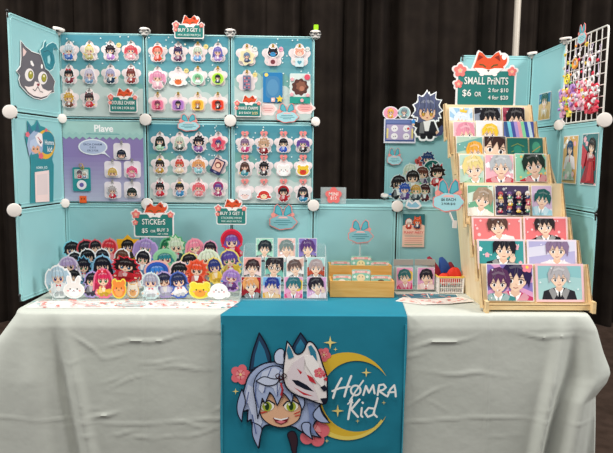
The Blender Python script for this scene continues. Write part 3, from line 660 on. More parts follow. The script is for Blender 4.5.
# connectors
def connector(p, n, label, r=.0255):
    n = Vector(n).normalized(); q = n.to_track_quat('Z', 'Y').to_matrix().to_4x4()
    t = thing('panel_connector', label, 'connector', Matrix.Translation(p) @ q, 'white disc connectors joining the panels')
    d = MB(); d.lathe([(r*.9, .006), (r, .009), (r, .013), (r*.93, .0165), (r*.6, .018), (r*.1, .0185)], 22); d.build('disc', DISC, t)
    h = MB(); h.lathe([(r*.55, -.012), (r*.6, .006)], 12)
    for k in range(4): h.box((r*.75*math.cos(k*PI/2+PI/4), r*.75*math.sin(k*PI/2+PI/4), .002), (.010, .010, .010), Matrix.Rotation(k*PI/2+PI/4, 3, 'Z'))
    h.build('hub', GREY, t)
    for k in range(4):
        c = MB(); c.box((r*1.02*math.cos(k*PI/2+PI/4), r*1.02*math.sin(k*PI/2+PI/4), .006), (.008, .010, .006), Matrix.Rotation(k*PI/2+PI/4, 3, 'Z')); c.build('clip', DARK, t)
rowz = {1: m, 2: 2*m, 3: 3*m}; F = (0, -1, 0)
rn = {1: 'lower', 2: 'upper', 3: 'top'}
for i, s in ((1, 'between first and second columns'), (2, 'between second and third columns')):
    connector((X[i], -.004, 2*m), F, f'round white connector on upper seam {s} of the back wall'); connector((X[i], -.004, m), F, f'round white connector on lower seam {s} of the back wall')
    connector((X[i], 0, 3*m), (0, .25, 1), f'white connector on the top edge {s} of the back wall', .024)
connector((0, -.004, m), F, 'round white connector at left end of the low ledge below the gap')
connector((X[4], -.004, m), F, 'round white connector at the ledge front below the acrylic figures')
connector((0, 0, 2*m), (.5, -1, .1), 'white connector halfway up the open right edge of the back wall', .02)
connector((0, 0, 3*m), (0, .25, 1), 'white connector at the top right corner of the charm wall', .024)
connector((X[4]+.005, YB, m+.012), (0, -.6, 1), 'white connector at the back corner of the open gap ledge', .02)
for z, s in ((m, 'lower'), (2*m, 'upper')): connector((-1.08, -.006, z), (1, -1, 0), f'white connector in the left inner corner at the {s} seam', .02)
connector((-1.08, 0, 3*m), (.3, -.2, 1), 'white connector on top of the left inner corner', .024)
for z, s in ((m, 'lower'), (2*m, 'upper')): connector((WL[0], WL[1]-.004, z), (.25, -1, 0), f'round white connector on the left wing front edge at the {s} seam')
connector((1.087, YB, 3*m), (-.2, -.2, 1), 'white connector on top of the right inner corner', .024)
connector((1.088, YB-m, 3*m), (-.1, -.1, 1), 'white connector on top of the right wing beside the wire grid', .025)
connector((1.086, YB-m, 2*m), (-.7, -.7, .1), 'white connector at lower left corner of the wire grid', .024)
connector((1.088, YB-2*m-.004, 2*m), (-.2, -1, 0), 'round white connector at lower right corner of the wire grid', .028)
def clipw(p, label):
    c = MB(); q = Vector(p); c.tube([q+Vector((0, 0, .004)), q+Vector((0, -.004, -.006)), q+Vector((0, -.004, -.02))], .0035); c.ball(q+Vector((0, -.004, .004)), .006)
    tag(c.build('corner_clip', DARK), label, 'clip', 'small dark corner clips on the panels')
clipw((WL[0]+.004, WL[1], 3*m-.004), 'small dark clip at the top front corner of left wing')
clipw((WL[0]+.004, WL[1], .03), 'small dark clip at the bottom front corner of left wing')
clipw((X[5]+.012, YB-.004, 3*m-.012), 'small dark clip at top left corner of small prints backing panel')
clipw((1.082, YB-2*m, m-.004), 'small dark clip at right wing front edge, lower seam')
q = at(316, 30, y=-.01); c = MB(); c.prism(rrect(-.010, 0, .010, .022, .004), -.004, .004, Matrix.Translation((q.x, q.y, 3*m+.022)) @ Matrix.Rotation(PI/2, 4, 'X'))
tag(c.build('green_clip', mat('neon_green', '#a6e01e', .4)), 'tiny neon green clip on top right connector of the charm wall', 'clip')

# ---------------------------------------------------------------- printed backing sheets
WALL = upright(-.0035)
def sky_sheet(u0, v0, u1, v1, label, seed, purple=False):
    a0, b0 = WALL.hit(u0, v1); a1, b1 = WALL.hit(u1, v0); w, h = a1-a0, b1-b0; rg = random.Random(seed)
    a = Art(); a.slab(rrect(-w/2, -h/2, w/2, h/2, .012), '#3f93a5', .0008); a.clip = (-w/2, -h/2, w/2, h/2)
    if purple:
        a.poly(rect(-w/2, -h/2, w/2, h/2), '#8f7fb4'); n = 10
        for k in range(n): a.poly(rect(-w/2, -h/2, w/2, -h/2+h*.55*(1-k/n)), mix('#8f7fb4', '#b4b9d0', (k+1)/n))
        sc_ = [(-w/2, h/2), (-w/2, h*.31)]
        for i in range(25): sc_.append((-w/2+w*i/24, h*.31-(.012 if i % 2 else 0)))
        sc_ += [(w/2, h/2)]; a.poly(sc_, '#9fc9c4'); a.poly([(x, y+.02) for x, y in sc_[1:-1]]+[(w/2, h/2), (-w/2, h/2)], '#a9d0ca')
        a.text('Plave', .004, h*.415, .030, '#ffffff', off=.03); a.stroke([(-.07, h*.345), (.07, h*.345)], .003, '#5fa3a8')
    else:
        n = 8
        for k in range(n): a.poly(rect(-w/2, -h/2, w/2, h/2-h*.72*k/n), mix('#4b8f9f', '#76acb2', k/n))
        for col, lo, am in (('#6fa5a0', .02, .07), ('#9dbdb8', -.06, .08), ('#c0cfcb', -.14, .06)):
            pts = [(-w/2, -h/2)]; ph = rg.uniform(0, 6)
            for i in range(41): x = -w/2+w*i/40; pts.append((x, h*lo+h*am*(math.sin(x*22+ph)+.5*abs(math.sin(x*70+ph)))-.12*h*(x/w)*rg.choice([1])))
            pts.append((w/2, -h/2)); a.poly(pts, col)
        for _ in range(34): a.poly(star(rg.uniform(-w/2, w/2), rg.uniform(-h*.1, h/2), .0042, .002), '#e8f4f4')
        for _ in range(5): a.poly(ell(rg.uniform(-w*.45, w*.45), rg.uniform(0, h*.45), .004, n=8), '#f4ecd2')
    a.clip = None
    return tag(a.build('backing_sheet', INK, M=WALL.M((a0+a1)/2, (b0+b1)/2, 0)), label, 'poster', 'printed backing sheets behind the charms')
sky_sheet(63.5, 36, 142, 116, 'blue starry sky backing sheet on the upper left charm panel', 1)
sky_sheet(149, 37, 228, 117.5, 'blue starry sky backing sheet on the upper middle charm panel', 2)
sky_sheet(234.5, 39, 312, 119.5, 'blue starry sky backing sheet with pink clouds, upper right charm panel', 3)
sky_sheet(65, 122, 143, 201, 'purple backing sheet with scalloped mint header reading Plave', 4, True)
sky_sheet(150, 125, 228, 202, 'blue starry sky backing sheet on the lower middle charm panel', 5)
sky_sheet(235, 126, 312, 203, 'blue starry sky backing sheet on the lower right charm panel', 6)

# ---------------------------------------------------------------- charms
def ring_mesh(mb, c, r, t=.0009, ax='z', n=12):
    mb.tube([(c[0]+r*math.cos(2*PI*k/n), c[1]+r*math.sin(2*PI*k/n), c[2]) for k in range(n)], t, 5, True)
PXM = 4.36e-3
def charm(u, v, desc, where, draw, card='flower', sc_=1.0, price=None, hrt=False, metal=None, group='acrylic charms on the wall'):
    x, z = WALL.hit(u, v); M = WALL.M(x, z, .0015)
    t = thing('keychain_charm', f'{desc}, {where}', 'charm', M, group)
    a = Art()
    if card == 'flower':
        a.slab(flower(0, 0, .0425*sc_, 5, PI/2, .3, 40), '#f1e2e2', .0008); a.build('flower_card', INK, t)
    elif card == 'square': a.slab(rrect(-.036, -.036, .036, .036, .012), '#ece4ea', .0008); a.build('square_card', INK, t)
    mb = MB(); y0 = .034
    mb.box((0, .040, .003), (.008, .012, .003)); ring_mesh(mb, (0, .032, .005), .0055); mb.tube([(0, .027, .005), (0, .022, .006)], .0012, 5)
    mb.build('clasp', metal or METAL, t)
    if hrt:
        a = Art(); a.slab(heart(0, .043, .0165), '#ee8a86', .004); a.text('+', 0, .045, .008, '#fbe0dc'); a.build('heart_tag', INK, t)
    if price:
        a = Art(); a.slab(ell(price[0], price[1], .010, n=16), price[2], .0022); a.text('$12' if price[2] == '#ead68c' else '$10', price[0], price[1], .006, '#5a4a3a'); a.build('price_dot', INK, t)
    a = Art(); draw(a); o = a.build('pendant', INKG, t); o.location = (0, 0, .005)
    return t
def C(hair, outfit, **k):
    h = k.pop('h', .062); y = k.pop('y', -.036); dx = k.pop('dx', 0)
    def f(a): chibi(a, dx, y, h, hair, outfit, rimw=.03, **k)
    return f
def blob(bg, hair, outfit, rim='#ffffff', shp='round', s=.026):
    def f(a):
        p = {'round': ell(0, -.008, s, s*.95, 22), 'pad': rrect(-s, -.008-s*.9, s, -.008+s*.8, s*.5), 'star': star(0, -.006, s*1.3, s*.8, 5), 'cloud': flower(0, -.008, s*1.2, 6, .3, .25)}[shp]
        a.slab(p, rim, .0025); a.poly(grow(p, -.003), bg); chibi(a, 0, -.008-s*.75, s*1.45, hair, outfit, t=.001, rim=bg, rimw=.01)
    return f
def critd(col, ears='bunny', h=.05, belly='#ffffff'): return lambda a: critter(a, 0, -.034, h, col, ears=ears, belly=belly)
ORD = ['first', 'second', 'third', 'fourth']
def rows_of(panelname, us, vs, spec, **kw):
    for r, row in enumerate(spec):
        for c, it in enumerate(row):
            if it is None: continue
            desc, d, extra = it if len(it) == 3 else (*it, {})
            rowname = ['top', 'middle', 'bottom'][r]
            charm(us[c], vs[r], desc, f'{ORD[c]} in {rowname} row, {panelname} charm panel', d, **{**kw, **extra})
G, Y_, B_, K_, R_, P_, V_, W_ = '#3fa26a', '#ecc94a', '#3f7fc4', '#22202a', '#c8323c', '#ee8aa6', '#8a6cc4', '#f2eef0'
PD = lambda c='#ead68c', x=.034, y=.026: (x, y, c)
rows_of('upper left', [69.7, 90, 111, 131.5], [51.5, 75, 99], [
 [('silver-haired charm beside blue creature', C('#cfd8e0', '#3f6fc4', hs='spiky')), ('blond charm with yellow star', C('#e8dca0', '#cdbf7a', acc='crown')), ('black-haired charm with lilac top', C('#2a1c24', '#c08ad0', hs='spiky'), dict(price=PD())), ('red and pink twin-tail charm', C('#d8525c', '#f0b0b8', hs='twin'))],
 [('black bob hair charm with maroon bow', C('#1c1a20', '#8a2c3c', acc='bow')), ('long pale lilac hair charm', C('#d8cfe4', '#7fa8d0', hs='long')), ('dark blue suited charm with pale top', C('#b8b4d8', '#27415a', hs='short')), ('brown creature charm with yellow red hat', C('#7c3a34', '#a0403c', acc='horn'))],
 [('golden lion-maned charm', C('#d8a640', '#7c4a34', hs='spiky')), ('white-haired charm in red with black tie', C('#3a2428', '#d83c44', acc='cat'))]])
rows_of('upper middle', [158, 178.5, 198, 218], [53, 77, 103], [
 [('orange-red fox-hooded charm', C('#f0907c', '#e0523c', acc='hood')), ('dark violet dragon charm', C('#3a2f5a', '#6c3c64', acc='cat')), ('pale sage haired charm in light blue', C('#c9d6c0', '#6fa8dc'), dict(price=PD(), metal=GOLD)), ('violet haired charm on lilac bubble', C('#7c74c0', '#b79ad8', hs='long'))],
 [('pink jellyfish-haired charm, largest on its panel', C('#e79ab8', '#f0b8c6', hs='twin', h=.078, y=-.052)), ('white bird charm with orange scarf', lambda a: (critter(a, 0, -.036, .058, '#f4efe6', ears='seal', belly='#e2703c')), dict(price=PD())), ('mint round charm with green chibi', blob('#9fdab0', '#6fb07c', '#ffffff', '#e8fff0'), dict(metal=GOLD)), ('lime green round charm with black figure', blob('#a6dc3c', '#1c2430', '#27305a', '#d8f08c'), dict(metal=GOLD))],
 [('pink squarish charm with red figure', blob('#f07c9c', '#8a2c54', '#c83c5c', '#f8b8c8', 'pad'), dict(metal=GOLD)), ('purple rounded charm with black figure', blob('#b07cc8', '#2a2030', '#5a3c7c', '#e0a8d8', 'pad'), dict(metal=GOLD)), ('golden yellow rounded charm', blob('#f0b83c', '#d88a2c', '#8a5a2c', '#f8dc8c', 'pad'), dict(metal=GOLD)), ('scarlet rounded charm with dark figure', blob('#e8402c', '#4a1c1c', '#2a2020', '#f08c6c', 'pad'), dict(metal=GOLD))]])
def keypad(a): a.slab(rrect(-.017, -.036, .017, .022, .004), '#7a7c96', .003); [a.poly(ell(-.009+.009*i, -.028+.013*j, .0035, n=8), ['#e88a94', '#4a4c6c', '#d8626c'][(i+j) % 3]) for i in range(3) for j in range(4)]
rows_of('upper right', [247, 273, 299.5], [55.5, 81], [
 [('blue dog charm in cream wreath', blob('#e8dcb0', '#6a86a8', '#3a4a6c', '#f4ecd0', 'cloud', .030), dict(price=PD('#dfe4e0'), sc_=1.15, metal=GOLD)), ('black cat charm with blue scarf over photo', lambda a: (critter(a, 0, -.008, .048, '#23222a', ears='cat', belly='#3f8fc4'), a.slab(rrect(-.016, -.044, .016, -.012, .004), '#e8c8cc', .003), a.poly(ell(0, -.028, .01), '#7a3c44')), dict(price=PD('#e6a8c0'), sc_=1.15, metal=GOLD)), ('orange pig charm over blue square card', lambda a: (critter(a, 0, -.004, .042, '#f0a48c', ears='bear', belly='#f8d0bc'), a.slab(rrect(-.018, -.048, .018, -.012, .004), '#cfe4e8', .003), a.poly(heart(0, -.03, .01), '#5f9fb0')), dict(price=PD('#dfe4e0'), sc_=1.15, metal=GOLD))],
 [('slate keypad style charm with coloured dots', keypad, dict(price=PD(), sc_=1.1, metal=GOLD))]])
rows_of('lower middle', [160.4, 180, 199, 218.5], [142, 165, 188], [
 [('black-haired charm in mint dress', C('#1c2a24', '#a8d8b4', hs='long')), ('pale green haired charm with dark horse', C('#cfdcc8', '#4a5450', hs='long')), ('black-haired violet kimono charm', C('#1c1a24', '#8a5aa4', hs='spiky', h=.07, y=-.044)), ('red round-framed charm with two figures', blob('#e0566c', '#3a3c7c', '#c83c5a', '#f08c9c', 'cloud', .028))],
 [('black and gold charm with yellow top', C('#2a2420', '#c89a3c', acc='crown')), ('red-haired charm in cream dress', C('#d8523c', '#f0d8b8', acc='bow')), ('orange-haired charm with cyan ribbons', C('#e8a064', '#8fd0d8', hs='twin')), ('tilted navy photo-frame charm', lambda a: (a.tr(0, 0, 1, 1, -.45), a.slab(rrect(-.024, -.04, .024, .026, .004), '#2c2f5c', .003), a.poly(rrect(-.019, -.026, .019, .021, .003), '#e8b8a8'), a.poly(ell(0, .0, .014), '#7c2c34'), a.poly(ell(0, -.002, .009), SKIN), a.text('OO', 0, -.033, .006, '#d8d0f0'), a.tr()))],
 [('black-haired charm in scarlet coat', C('#1c181c', '#d8283c', acc='horn')), ('black-haired charm with blue feather hat', C('#1c2028', '#3f8fc4', acc='crown')), ('coral pink bell-shaped charm', C('#ee6c74', '#f08c90', hs='twin')), ('magenta and indigo hooded charm', C('#6c4a9c', '#b03c74', acc='hood'))]])
HT = dict(hrt=True)
rows_of('lower right', [245, 264, 283.5, 303], [144, 167.5, 191.5], [
 [('mauve-haired charm in magenta', C('#8a6c8c', '#c83c7c')), ('blond charm with crimson winged skirt', C('#c8a080', '#8a1c24', hs='spiky', h=.07, y=-.044)), ('black-haired charm in royal blue', C('#1c1c24', '#2f5ac4')), ('purple-haired charm in black', C('#6a4a9c', '#27222c', hs='twin'))],
 [('brown-haired charm in teal skirt', C('#5a3c34', '#3f9cac', hs='long')), ('black curly-haired dark charm', C('#18161a', '#3a3438', hs='spiky')), ('white sheep face charm', critd('#f4f0ec', 'bear', .056)), ('yellow and red striped bee charm', critd('#f0c83c', 'bear', .056, '#d8402c'))],
 [('white lamb charm with violet tuft', critd('#f4eef0', 'bear', .052, '#f8d8d0')), ('red round charm with cream muzzle', critd('#d83c34', 'seal', .052, '#f8e0b8')), ('black-haired charm in red cloak', C('#1c181c', '#b8202c', acc='hood', h=.068, y=-.044)), ('dark-haired charm in blue cape', C('#2a2a34', '#2f8cb4', hs='long', h=.068, y=-.044))]], hrt=True)
for (u, v, desc, d) in [(122, 151.5, 'black-haired charm with green leaf on square card, alone at top', C('#1c2438', '#2a3c5a', headonly=True, h=.045, y=-.034)),
    (113, 169.5, 'golden curly round charm on square card, left of the middle pair', C('#d8b45c', '#b07c3c', headonly=True, h=.045, y=-.034)),
    (132.5, 169.5, 'hot pink cherry-shaped charm on square card, right of the middle pair', C('#ee5c8a', '#f08cac', hs='twin', h=.052)),
    (113, 190, 'red and silver charm on square card, left of the bottom pair', C('#b8b0b0', '#d8283c', hs='spiky', h=.055)),
    (132.5, 190, 'black-haired charm with yellow antenna on square card, right of bottom pair', C('#1c2a24', '#c8b43c', headonly=True, h=.048, y=-.034))]:
    charm(u, v, desc, 'purple panel', d, card='square', group='charms on the purple panel')
# music player shaped card and its charm
x, z = WALL.hit(82, 179); t = thing('music_player_charm', 'teal music player shaped charm with round dial on the purple panel', 'charm', WALL.M(x, z, .0015))
a = Art(); a.slab(rrect(-.038, -.052, .038, .050, .007), '#1f8f92', .004); a.poly(rrect(-.030, .002, .030, .042, .003), '#b8c8c0'); a.build('body', INKG, t)
a = Art(); a.slab(ell(0, -.025, .0205, n=26), '#ece8ee', .001); a.poly(ell(0, -.025, .0095), '#6a5fa8'); o = a.build('dial', INKG, t); o.location.z = .0045
a = Art(); chibi(a, -.008, .003, .036, '#5a4a5a', '#c83c5a', t=.0006); chibi(a, .014, .003, .03, '#d8d4c8', '#6c8cb4', t=.0006, seed=3); o = a.build('screen_picture', INKG, t); o.location.z = .0046
mb = MB(); ring_mesh(mb, (0, .058, .008), .008, .0016); mb.tube([(0, .05, .008), (.006, .04, .01), (.012, .046, .01), (.008, .06, .009)], .0022, 6); mb.build('clasp', GOLD, t)
x, z = WALL.hit(93, 147); a = Art(); a.slab(ell(0, 0, .062, .034, 28)+[], '#e8eef4', .0009); a.slab([(.044, -.014), (.074, -.046), (.052, -.03), (.03, -.028)], '#e8eef4', .0009); a.poly(ell(0, 0, .056, .029, 28), '#b7c3df')
a.text('EACH CHARM', 0, .011, .009, '#3c4c74', .09); a.text('IS $12', 0, -.002, .009, '#3c4c74'); a.text('OR 2 FOR', 0, -.015, .008, '#3c4c74', .06)
tag(a.build('speech_bubble_label', INK, M=WALL.M(x, z, .0015)), 'pale blue speech bubble label on the purple panel', 'label')
x, z = WALL.hit(83.3, 199.3); a = Art(); a.slab(rect(-.015, -.015, .015, .015), '#f0642c', .001); [a.poly(ell(q*.006, .002, .003, n=8), '#4a1c10') for q in (-1, 1)]
tag(a.build('sticky_note', INK, M=WALL.M(x, z, .0022)), 'small orange square note at the bottom of the purple panel', 'note')
# fox signs and cards on the wall
def sign_on(pl, u0, v0, u1, v1, label, lines, off=.006, cap=True, name='fox_sign', stem=None, rot=0):
    """u0..u1, v0..v1 = board extent in the photograph"""
    a0, b0 = pl.hit(u0, v1, off); a1, b1 = pl.hit(u1, v0, off); W, H = a1-a0, b1-b0
    a = Art(); fox_sign(a, W, H, lines, cap=cap); M = pl.M((a0+a1)/2, b0, off)
    if not stem: return tag(a.build(name, INK, M=M), label, 'sign')
    t = thing(name, label, 'sign', M); a.build('board', INK, t); s = MB(); s.tube([(stem[0], .01, -.003), (stem[0], -stem[1], -.003)], .0022, 6); s.box((stem[0], -stem[1]+.002, -.003), (.03, .004, .03)); s.build('stem', DARK, t); return t
sign_on(WALL, 110.5, 97.5, 136.5, 111.5, 'green fox sign at lower right of the upper left charm panel', [('DOUBLE CHARM', 0, .62, .26, '#f6f4ee', .85), ('$12 OR 2 FOR $20', 0, .24, .2, '#f6f4ee', .85)])
sign_on(WALL, 236.5, 103.5, 260, 116, 'green fox sign at lower left of the upper right charm panel', [('SHAKER CHARMS', 0, .62, .24, '#f6f4ee', .85), ('$15 EACH', -.14, .24, .2, '#f6f4ee', .5), ('2/25', .28, .24, .2, '#f2dc9a')])
sign_on(WALL, 175.5, 25.5, 203, 37.5, 'green fox sign standing on the top edge of the charm wall', [('BUY 3 GET 1', 0, .6, .28, '#f6f4ee', .8), ('MIX AND MATCH', 0, .2, .17, '#d8ece4', .85)], off=.014)
T = upright(-.07)
sign_on(T, 135.5, 214.5, 172.5, 235.8, 'green fox sign reading stickers with white pompom hat, above sticker tray', [('STiCKErS', 0, .66, .26, '#f6f4ee', .62), ('$5', -.24, .24, .24), ('OR', -.02, .23, .12), ('BUY 3', .24, .29, .15), ('GET 1 FREE', .24, .1, .07)], off=0, cap='santa', stem=(-.06, .09))
sign_on(T, 217.5, 208.5, 245.5, 223.5, 'green fox sign on dark stem above the right end of sticker tray', [('BUY 3 GET 1', 0, .68, .22, '#f6f4ee', .8), ('STICKERS MINIS', 0, .38, .14, '#d8ece4', .8), ('MIX AND MATCH', 0, .16, .12, '#d8ece4', .85)], off=0, stem=(0.004, .12))
BK = upright(YB-.03)
def bunny_on(pl, u, v, wpx, hpx, label, off=.004, lines=(), cloud='#aadbe2', name='bunny_eared_sign', rot=0, post=None, x=None):
    a0, b0 = pl.hit(u-wpx/2, v+hpx/2, off); a1, b1 = pl.hit(u+wpx/2, v-hpx/2, off); W, H = a1-a0, b1-b0
    a = Art(); bunny_sign(a, W, H, lines, cloud); M = pl.M((a0+a1)/2, (b0+b1)/2, off, rot)
    if not post: return tag(a.build(name, INK, M=M), label, 'sign')
    t = thing(name, label, 'sign', M); a.build('board', INK, t); s = MB(); s.tube([(0, -H*.4, -.003), post[0]], .004, 8); s.box((0, -H*.5, -.004), (.07 if post[1] else .02, .012, .006)); s.box(post[0], (.016, .03, .012)); s.build('clip_stand', CEDGE if post[1] else DISC, t); return t
bunny_on(WALL, 188.5, 122.5, 21, 17, 'small teal bunny-eared sign over top edge of lower middle charm panel')
bunny_on(WALL, 287, 113, 22, 19, 'teal bunny-eared sign at foot of upper right charm panel', .003)
for u, v, w_, h_, c, lb in ((268, 109, 17, 13, '#efcdc8', 'pale pink cloud card left of the bunny sign, upper right charm panel'), (305, 108, 19, 12, '#eeb0ac', 'pink cloud card right of the bunny sign, upper right charm panel')):
    x, z = WALL.hit(u, v); a = Art(); a.slab([(w_*PXM*.5*math.cos(q)*(1+.1*math.cos(6*q)), h_*PXM*.5*math.sin(q)*(1+.1*math.cos(6*q))) for q in [2*PI*i/30 for i in range(30)]], '#f3e3e0', .0008)
    a.poly(ell(0, 0, w_*PXM*.4, h_*PXM*.32), c); a.stroke([(-.02, .003), (.02, .003)], .003, '#d88a8c'); a.stroke([(-.014, -.006), (.014, -.006)], .003, '#d88a8c'); tag(a.build('cloud_card', INK, M=WALL.M(x, z, .0012)), lb, 'card')
bunny_on(WALL, 283, 217, 27, 25, 'teal bunny-eared sign stuck on low panel above the mini prints', .001, cloud='#86bcc3')
bunny_on(T, 360.5, 231.5, 25, 23, 'teal bunny-eared sign on a white stand behind the wooden crate', -.0, cloud='#86bcc3', post=((0, -.12, -.003), 1))
# framed cards on the upper right charm panel
def flat_card(pl, u0, v0, u1, v1, off=.0):
    a0, b0 = pl.hit(u0, v1, off); a1, b1 = pl.hit(u1, v0, off); return (a0+a1)/2, (b0+b1)/2, a1-a0, b1-b0
x, z, w_, h_ = flat_card(WALL, 263, 72.8, 282.6, 102.5)
t = thing('photo_card_holder', 'blue starry photo card holder with yellow star, upper right charm panel', 'card holder', WALL.M(x, z, .0015))
a = Art(); a.slab(rrect(-w_/2, -h_/2, w_/2, h_/2, .006), '#2f7fb8', .0035); a.poly(rrect(-w_*.36, -h_*.36, w_*.36, h_*.38, .02), '#4a86b4'); a.poly(ell(0, 0, w_*.3, h_*.28), '#5c94bc'); a.poly(ell(-w_*.33, h_*.42, .008), '#f2d86c'); a.build('frame', INKG, t)
a = Art(); a.slab(star(w_*.36, -h_*.38, .016, .008, 5), '#f2d040', .003); o = a.build('star_charm', INKG, t); o.location.z = .004
a = Art(); a.slab(rrect(-w_*.08, -h_*.48, w_*.12, -h_*.34, .003), '#f0c0b8', .002); a.poly(ell(0, -h_*.4, .004), '#fff'); o = a.build('decoration', INKG, t); o.location.z = .004
x, z, w_, h_ = flat_card(WALL, 289.6, 73.8, 310.5, 103.4)
t = thing('photo_card_holder', 'pale photo card holder with brown curly picture and mint base, upper right panel', 'card holder', WALL.M(x, z, .0015))
a = Art(); a.slab(rrect(-w_/2, -h_/2, w_/2, h_/2, .006), '#d8e4e0', .0035); a.poly(rect(-w_/2, -h_/2, w_/2, -h_*.28), '#2f9c8c'); a.poly(flower(0, .006, w_*.42, 9, 0, .15, 50), '#5c3a34'); a.poly(flower(.004, .01, w_*.26, 7, 0, .2, 40), '#8a5a48'); a.poly(ell(.008, .0, w_*.12), '#b87c64'); a.build('frame', INKG, t)
a = Art(); a.slab(ell(w_*.34, h_*.38, .012, n=16), '#e0566c', .003); o = a.build('decoration', INKG, t); o.location.z = .004
for qx, qz in ((-.38, .3), (-.4, -.2), (.38, -.22), (.1, -.4)): a = Art(); a.slab(flower(qx*w_, qz*h_, .008), '#f0b0b8', .003); o = a.build('blossom', INKG, t); o.location.z = .004

# ---------------------------------------------------------------- left wing pictures
def LWp(pts, u0, v0, k): return [LW.hit(u0+x/k, v0+y/k) for x, y in pts]
a = Art(); q = lambda pts: LWp(pts, 10, 35, 6.47)
cat = [(62, 45), (90, 80), (130, 112), (180, 128), (222, 190), (240, 240), (262, 270), (278, 300), (270, 335), (272, 368), (250, 372), (225, 400), (190, 412), (145, 402), (110, 380), (78, 345), (60, 325), (50, 290), (56, 262), (36, 235), (60, 205), (64, 150), (62, 45)][:-1]
a.slab(grow(q(cat), .006), '#f0eeee', .003); a.poly(grow(q(cat), .002), '#1d1a1e'); a.poly(grow(q(cat), -.002), '#67636a')
a.poly(q([(72, 80), (96, 108), (84, 130), (72, 140)]), '#e9c9c4')
a.poly(q([(82, 330), (110, 336), (140, 330), (150, 300), (170, 306), (188, 314), (200, 345), (235, 362), (262, 358), (232, 392), (190, 404), (140, 392), (104, 366)]), '#f2e2de')
for x, y in ((122, 258), (208, 278)):
    a.poly(q([(x+30*math.cos(i*PI/9)-8, y+42*math.sin(i*PI/9)) for i in range(18)]), '#efe6e4'); a.poly(q([(x+17*math.cos(i*PI/9), y+28*math.sin(i*PI/9)) for i in range(18)]), '#3a3218'); a.poly(q([(x+15*math.cos(i*PI/9), y+25*math.sin(i*PI/9)) for i in range(18)]), '#a09a2c'); a.poly(q([(x+5*math.cos(i*PI/5), y-12+8*math.sin(i*PI/5)) for i in range(10)]), '#f4f2c8')
a.poly(q([(118, 168), (130, 166), (144, 196), (136, 204), (122, 190)]), '#f4eeec'); a.poly(q([(190, 186), (200, 194), (200, 216), (190, 218), (186, 202)]), '#f4eeec')
a.poly(q([(160, 316), (180, 312), (178, 328), (168, 332)]), '#8a3440'); a.stroke(q([(136, 350), (150, 362), (168, 334), (184, 366), (200, 370)]), .0028, '#1d1a1e')
tag(a.build('cat_head_cutout', INK, M=LW.M(0, 0, .004)), 'grey cat head cutout with yellow eyes on the left wing top panel', 'cutout')
a = Art(); fl = [(186, 130), (180, 100), (200, 80), (206, 50), (216, 38), (220, 62), (214, 80), (236, 60), (262, 48), (284, 62), (298, 98), (268, 84), (262, 110), (272, 140), (276, 180), (262, 218), (240, 232), (214, 214), (200, 170)]
a.slab(grow(q(fl), .004), '#cfe6e6', .003); a.poly(q(fl), '#2f7f8c'); a.poly(q([(226, 140), (240, 130), (246, 160), (240, 190), (228, 180)]), '#9fd0d4'); a.stroke(q([(200, 110), (230, 100), (252, 120), (256, 170)]), .003, '#1f5a68'); a.stroke(q([(210, 150), (222, 200), (246, 212)]), .003, '#4f9fac')
tag(a.build('flame_cutout', INK, M=LW.M(0, 0, .0075)), 'teal wisp flame cutout overlapping the grey cat head', 'cutout')
# mascot poster (left wing middle); plain pale patch below the lettering
a = Art(); q = lambda pts: LWp(pts, 15, 115, 5.04)
tall = [(74, 440), (76, 250), (72, 190), (58, 160), (48, 110), (60, 90), (58, 30), (78, 60), (96, 46), (106, 26), (122, 56), (140, 62), (165, 78), (188, 110), (195, 150), (186, 195), (180, 222), (188, 250), (186, 432)]
a.slab(grow(q(tall), .004), '#3f9aa2', .001); a.poly(q(tall), '#2f8790')
mo = [(148+48*math.cos(i*PI/12), 148+74*math.sin(i*PI/12)) for i in range(24)]; a.poly(q(mo), '#e2ae34'); a.poly(q([(156+38*math.cos(i*PI/12), 140+58*math.sin(i*PI/12)) for i in range(24)]), '#2a7f90')
a.poly(q([(66, 210), (54, 150), (62, 100), (90, 78), (124, 92), (136, 130), (134, 170), (128, 210), (120, 180), (110, 192), (80, 200), (76, 186)]), '#9fb0cc')
for e in ([(60, 110), (58, 36), (84, 84)], [(94, 84), (106, 32), (120, 84)]): a.poly(q(e), '#3f6f8c')
a.poly(q([(76, 180), (78, 160), (100, 150), (118, 160), (116, 184), (98, 196)]), '#e0a888')
for x in (88, 106): a.poly(q([(x+4*math.cos(i), 172+5*math.sin(i)) for i in range(6)]), '#3a4a2a')
a.poly(q([(66, 160), (70, 130), (92, 118), (120, 130), (122, 160), (106, 150), (96, 166), (84, 150), (76, 176)]), '#b6c4dc')
a.poly(q([(94, 108), (112, 88), (130, 96), (134, 140), (126, 162), (106, 140)]), '#f0e6e6'); a.stroke(q([(108, 112), (128, 138)]), .004, '#b8303c'); a.poly(q([(112, 126), (126, 140), (120, 146)]), '#2a2030')
for x, y, r in ((56, 98, 12), (124, 206, 14), (150, 76, 8)): a.poly(q([(x+r*(1-.25*(i % 2))*math.cos(i*PI/5), y+r*1.3*(1-.25*(i % 2))*math.sin(i*PI/5)) for i in range(10)]), '#e06a78')
c = LW.hit(15+166/5.04, 115+138/5.04); a.text('Homra', c[0], c[1], .020, '#e8f0f2', .068); c = LW.hit(15+168/5.04, 115+172/5.04); a.text('kid', c[0], c[1], .022, '#e8f0f2', .05)
c = LW.hit(15+128/5.04, 115+266/5.04); a.text('HOMRA_KID', c[0], c[1], .012, '#d8ecec', .085)
a.poly(q([(92, 288), (164, 278), (166, 436), (96, 440)]), '#f0d6d2'); a.poly(q([(102, 302), (156, 294), (158, 400), (104, 404)]), '#e2cfce')
tag(a.build('mascot_poster', INK, M=LW.M(0, 0, .004)), 'tall teal mascot poster with crescent moon on the left wing middle panel', 'poster')

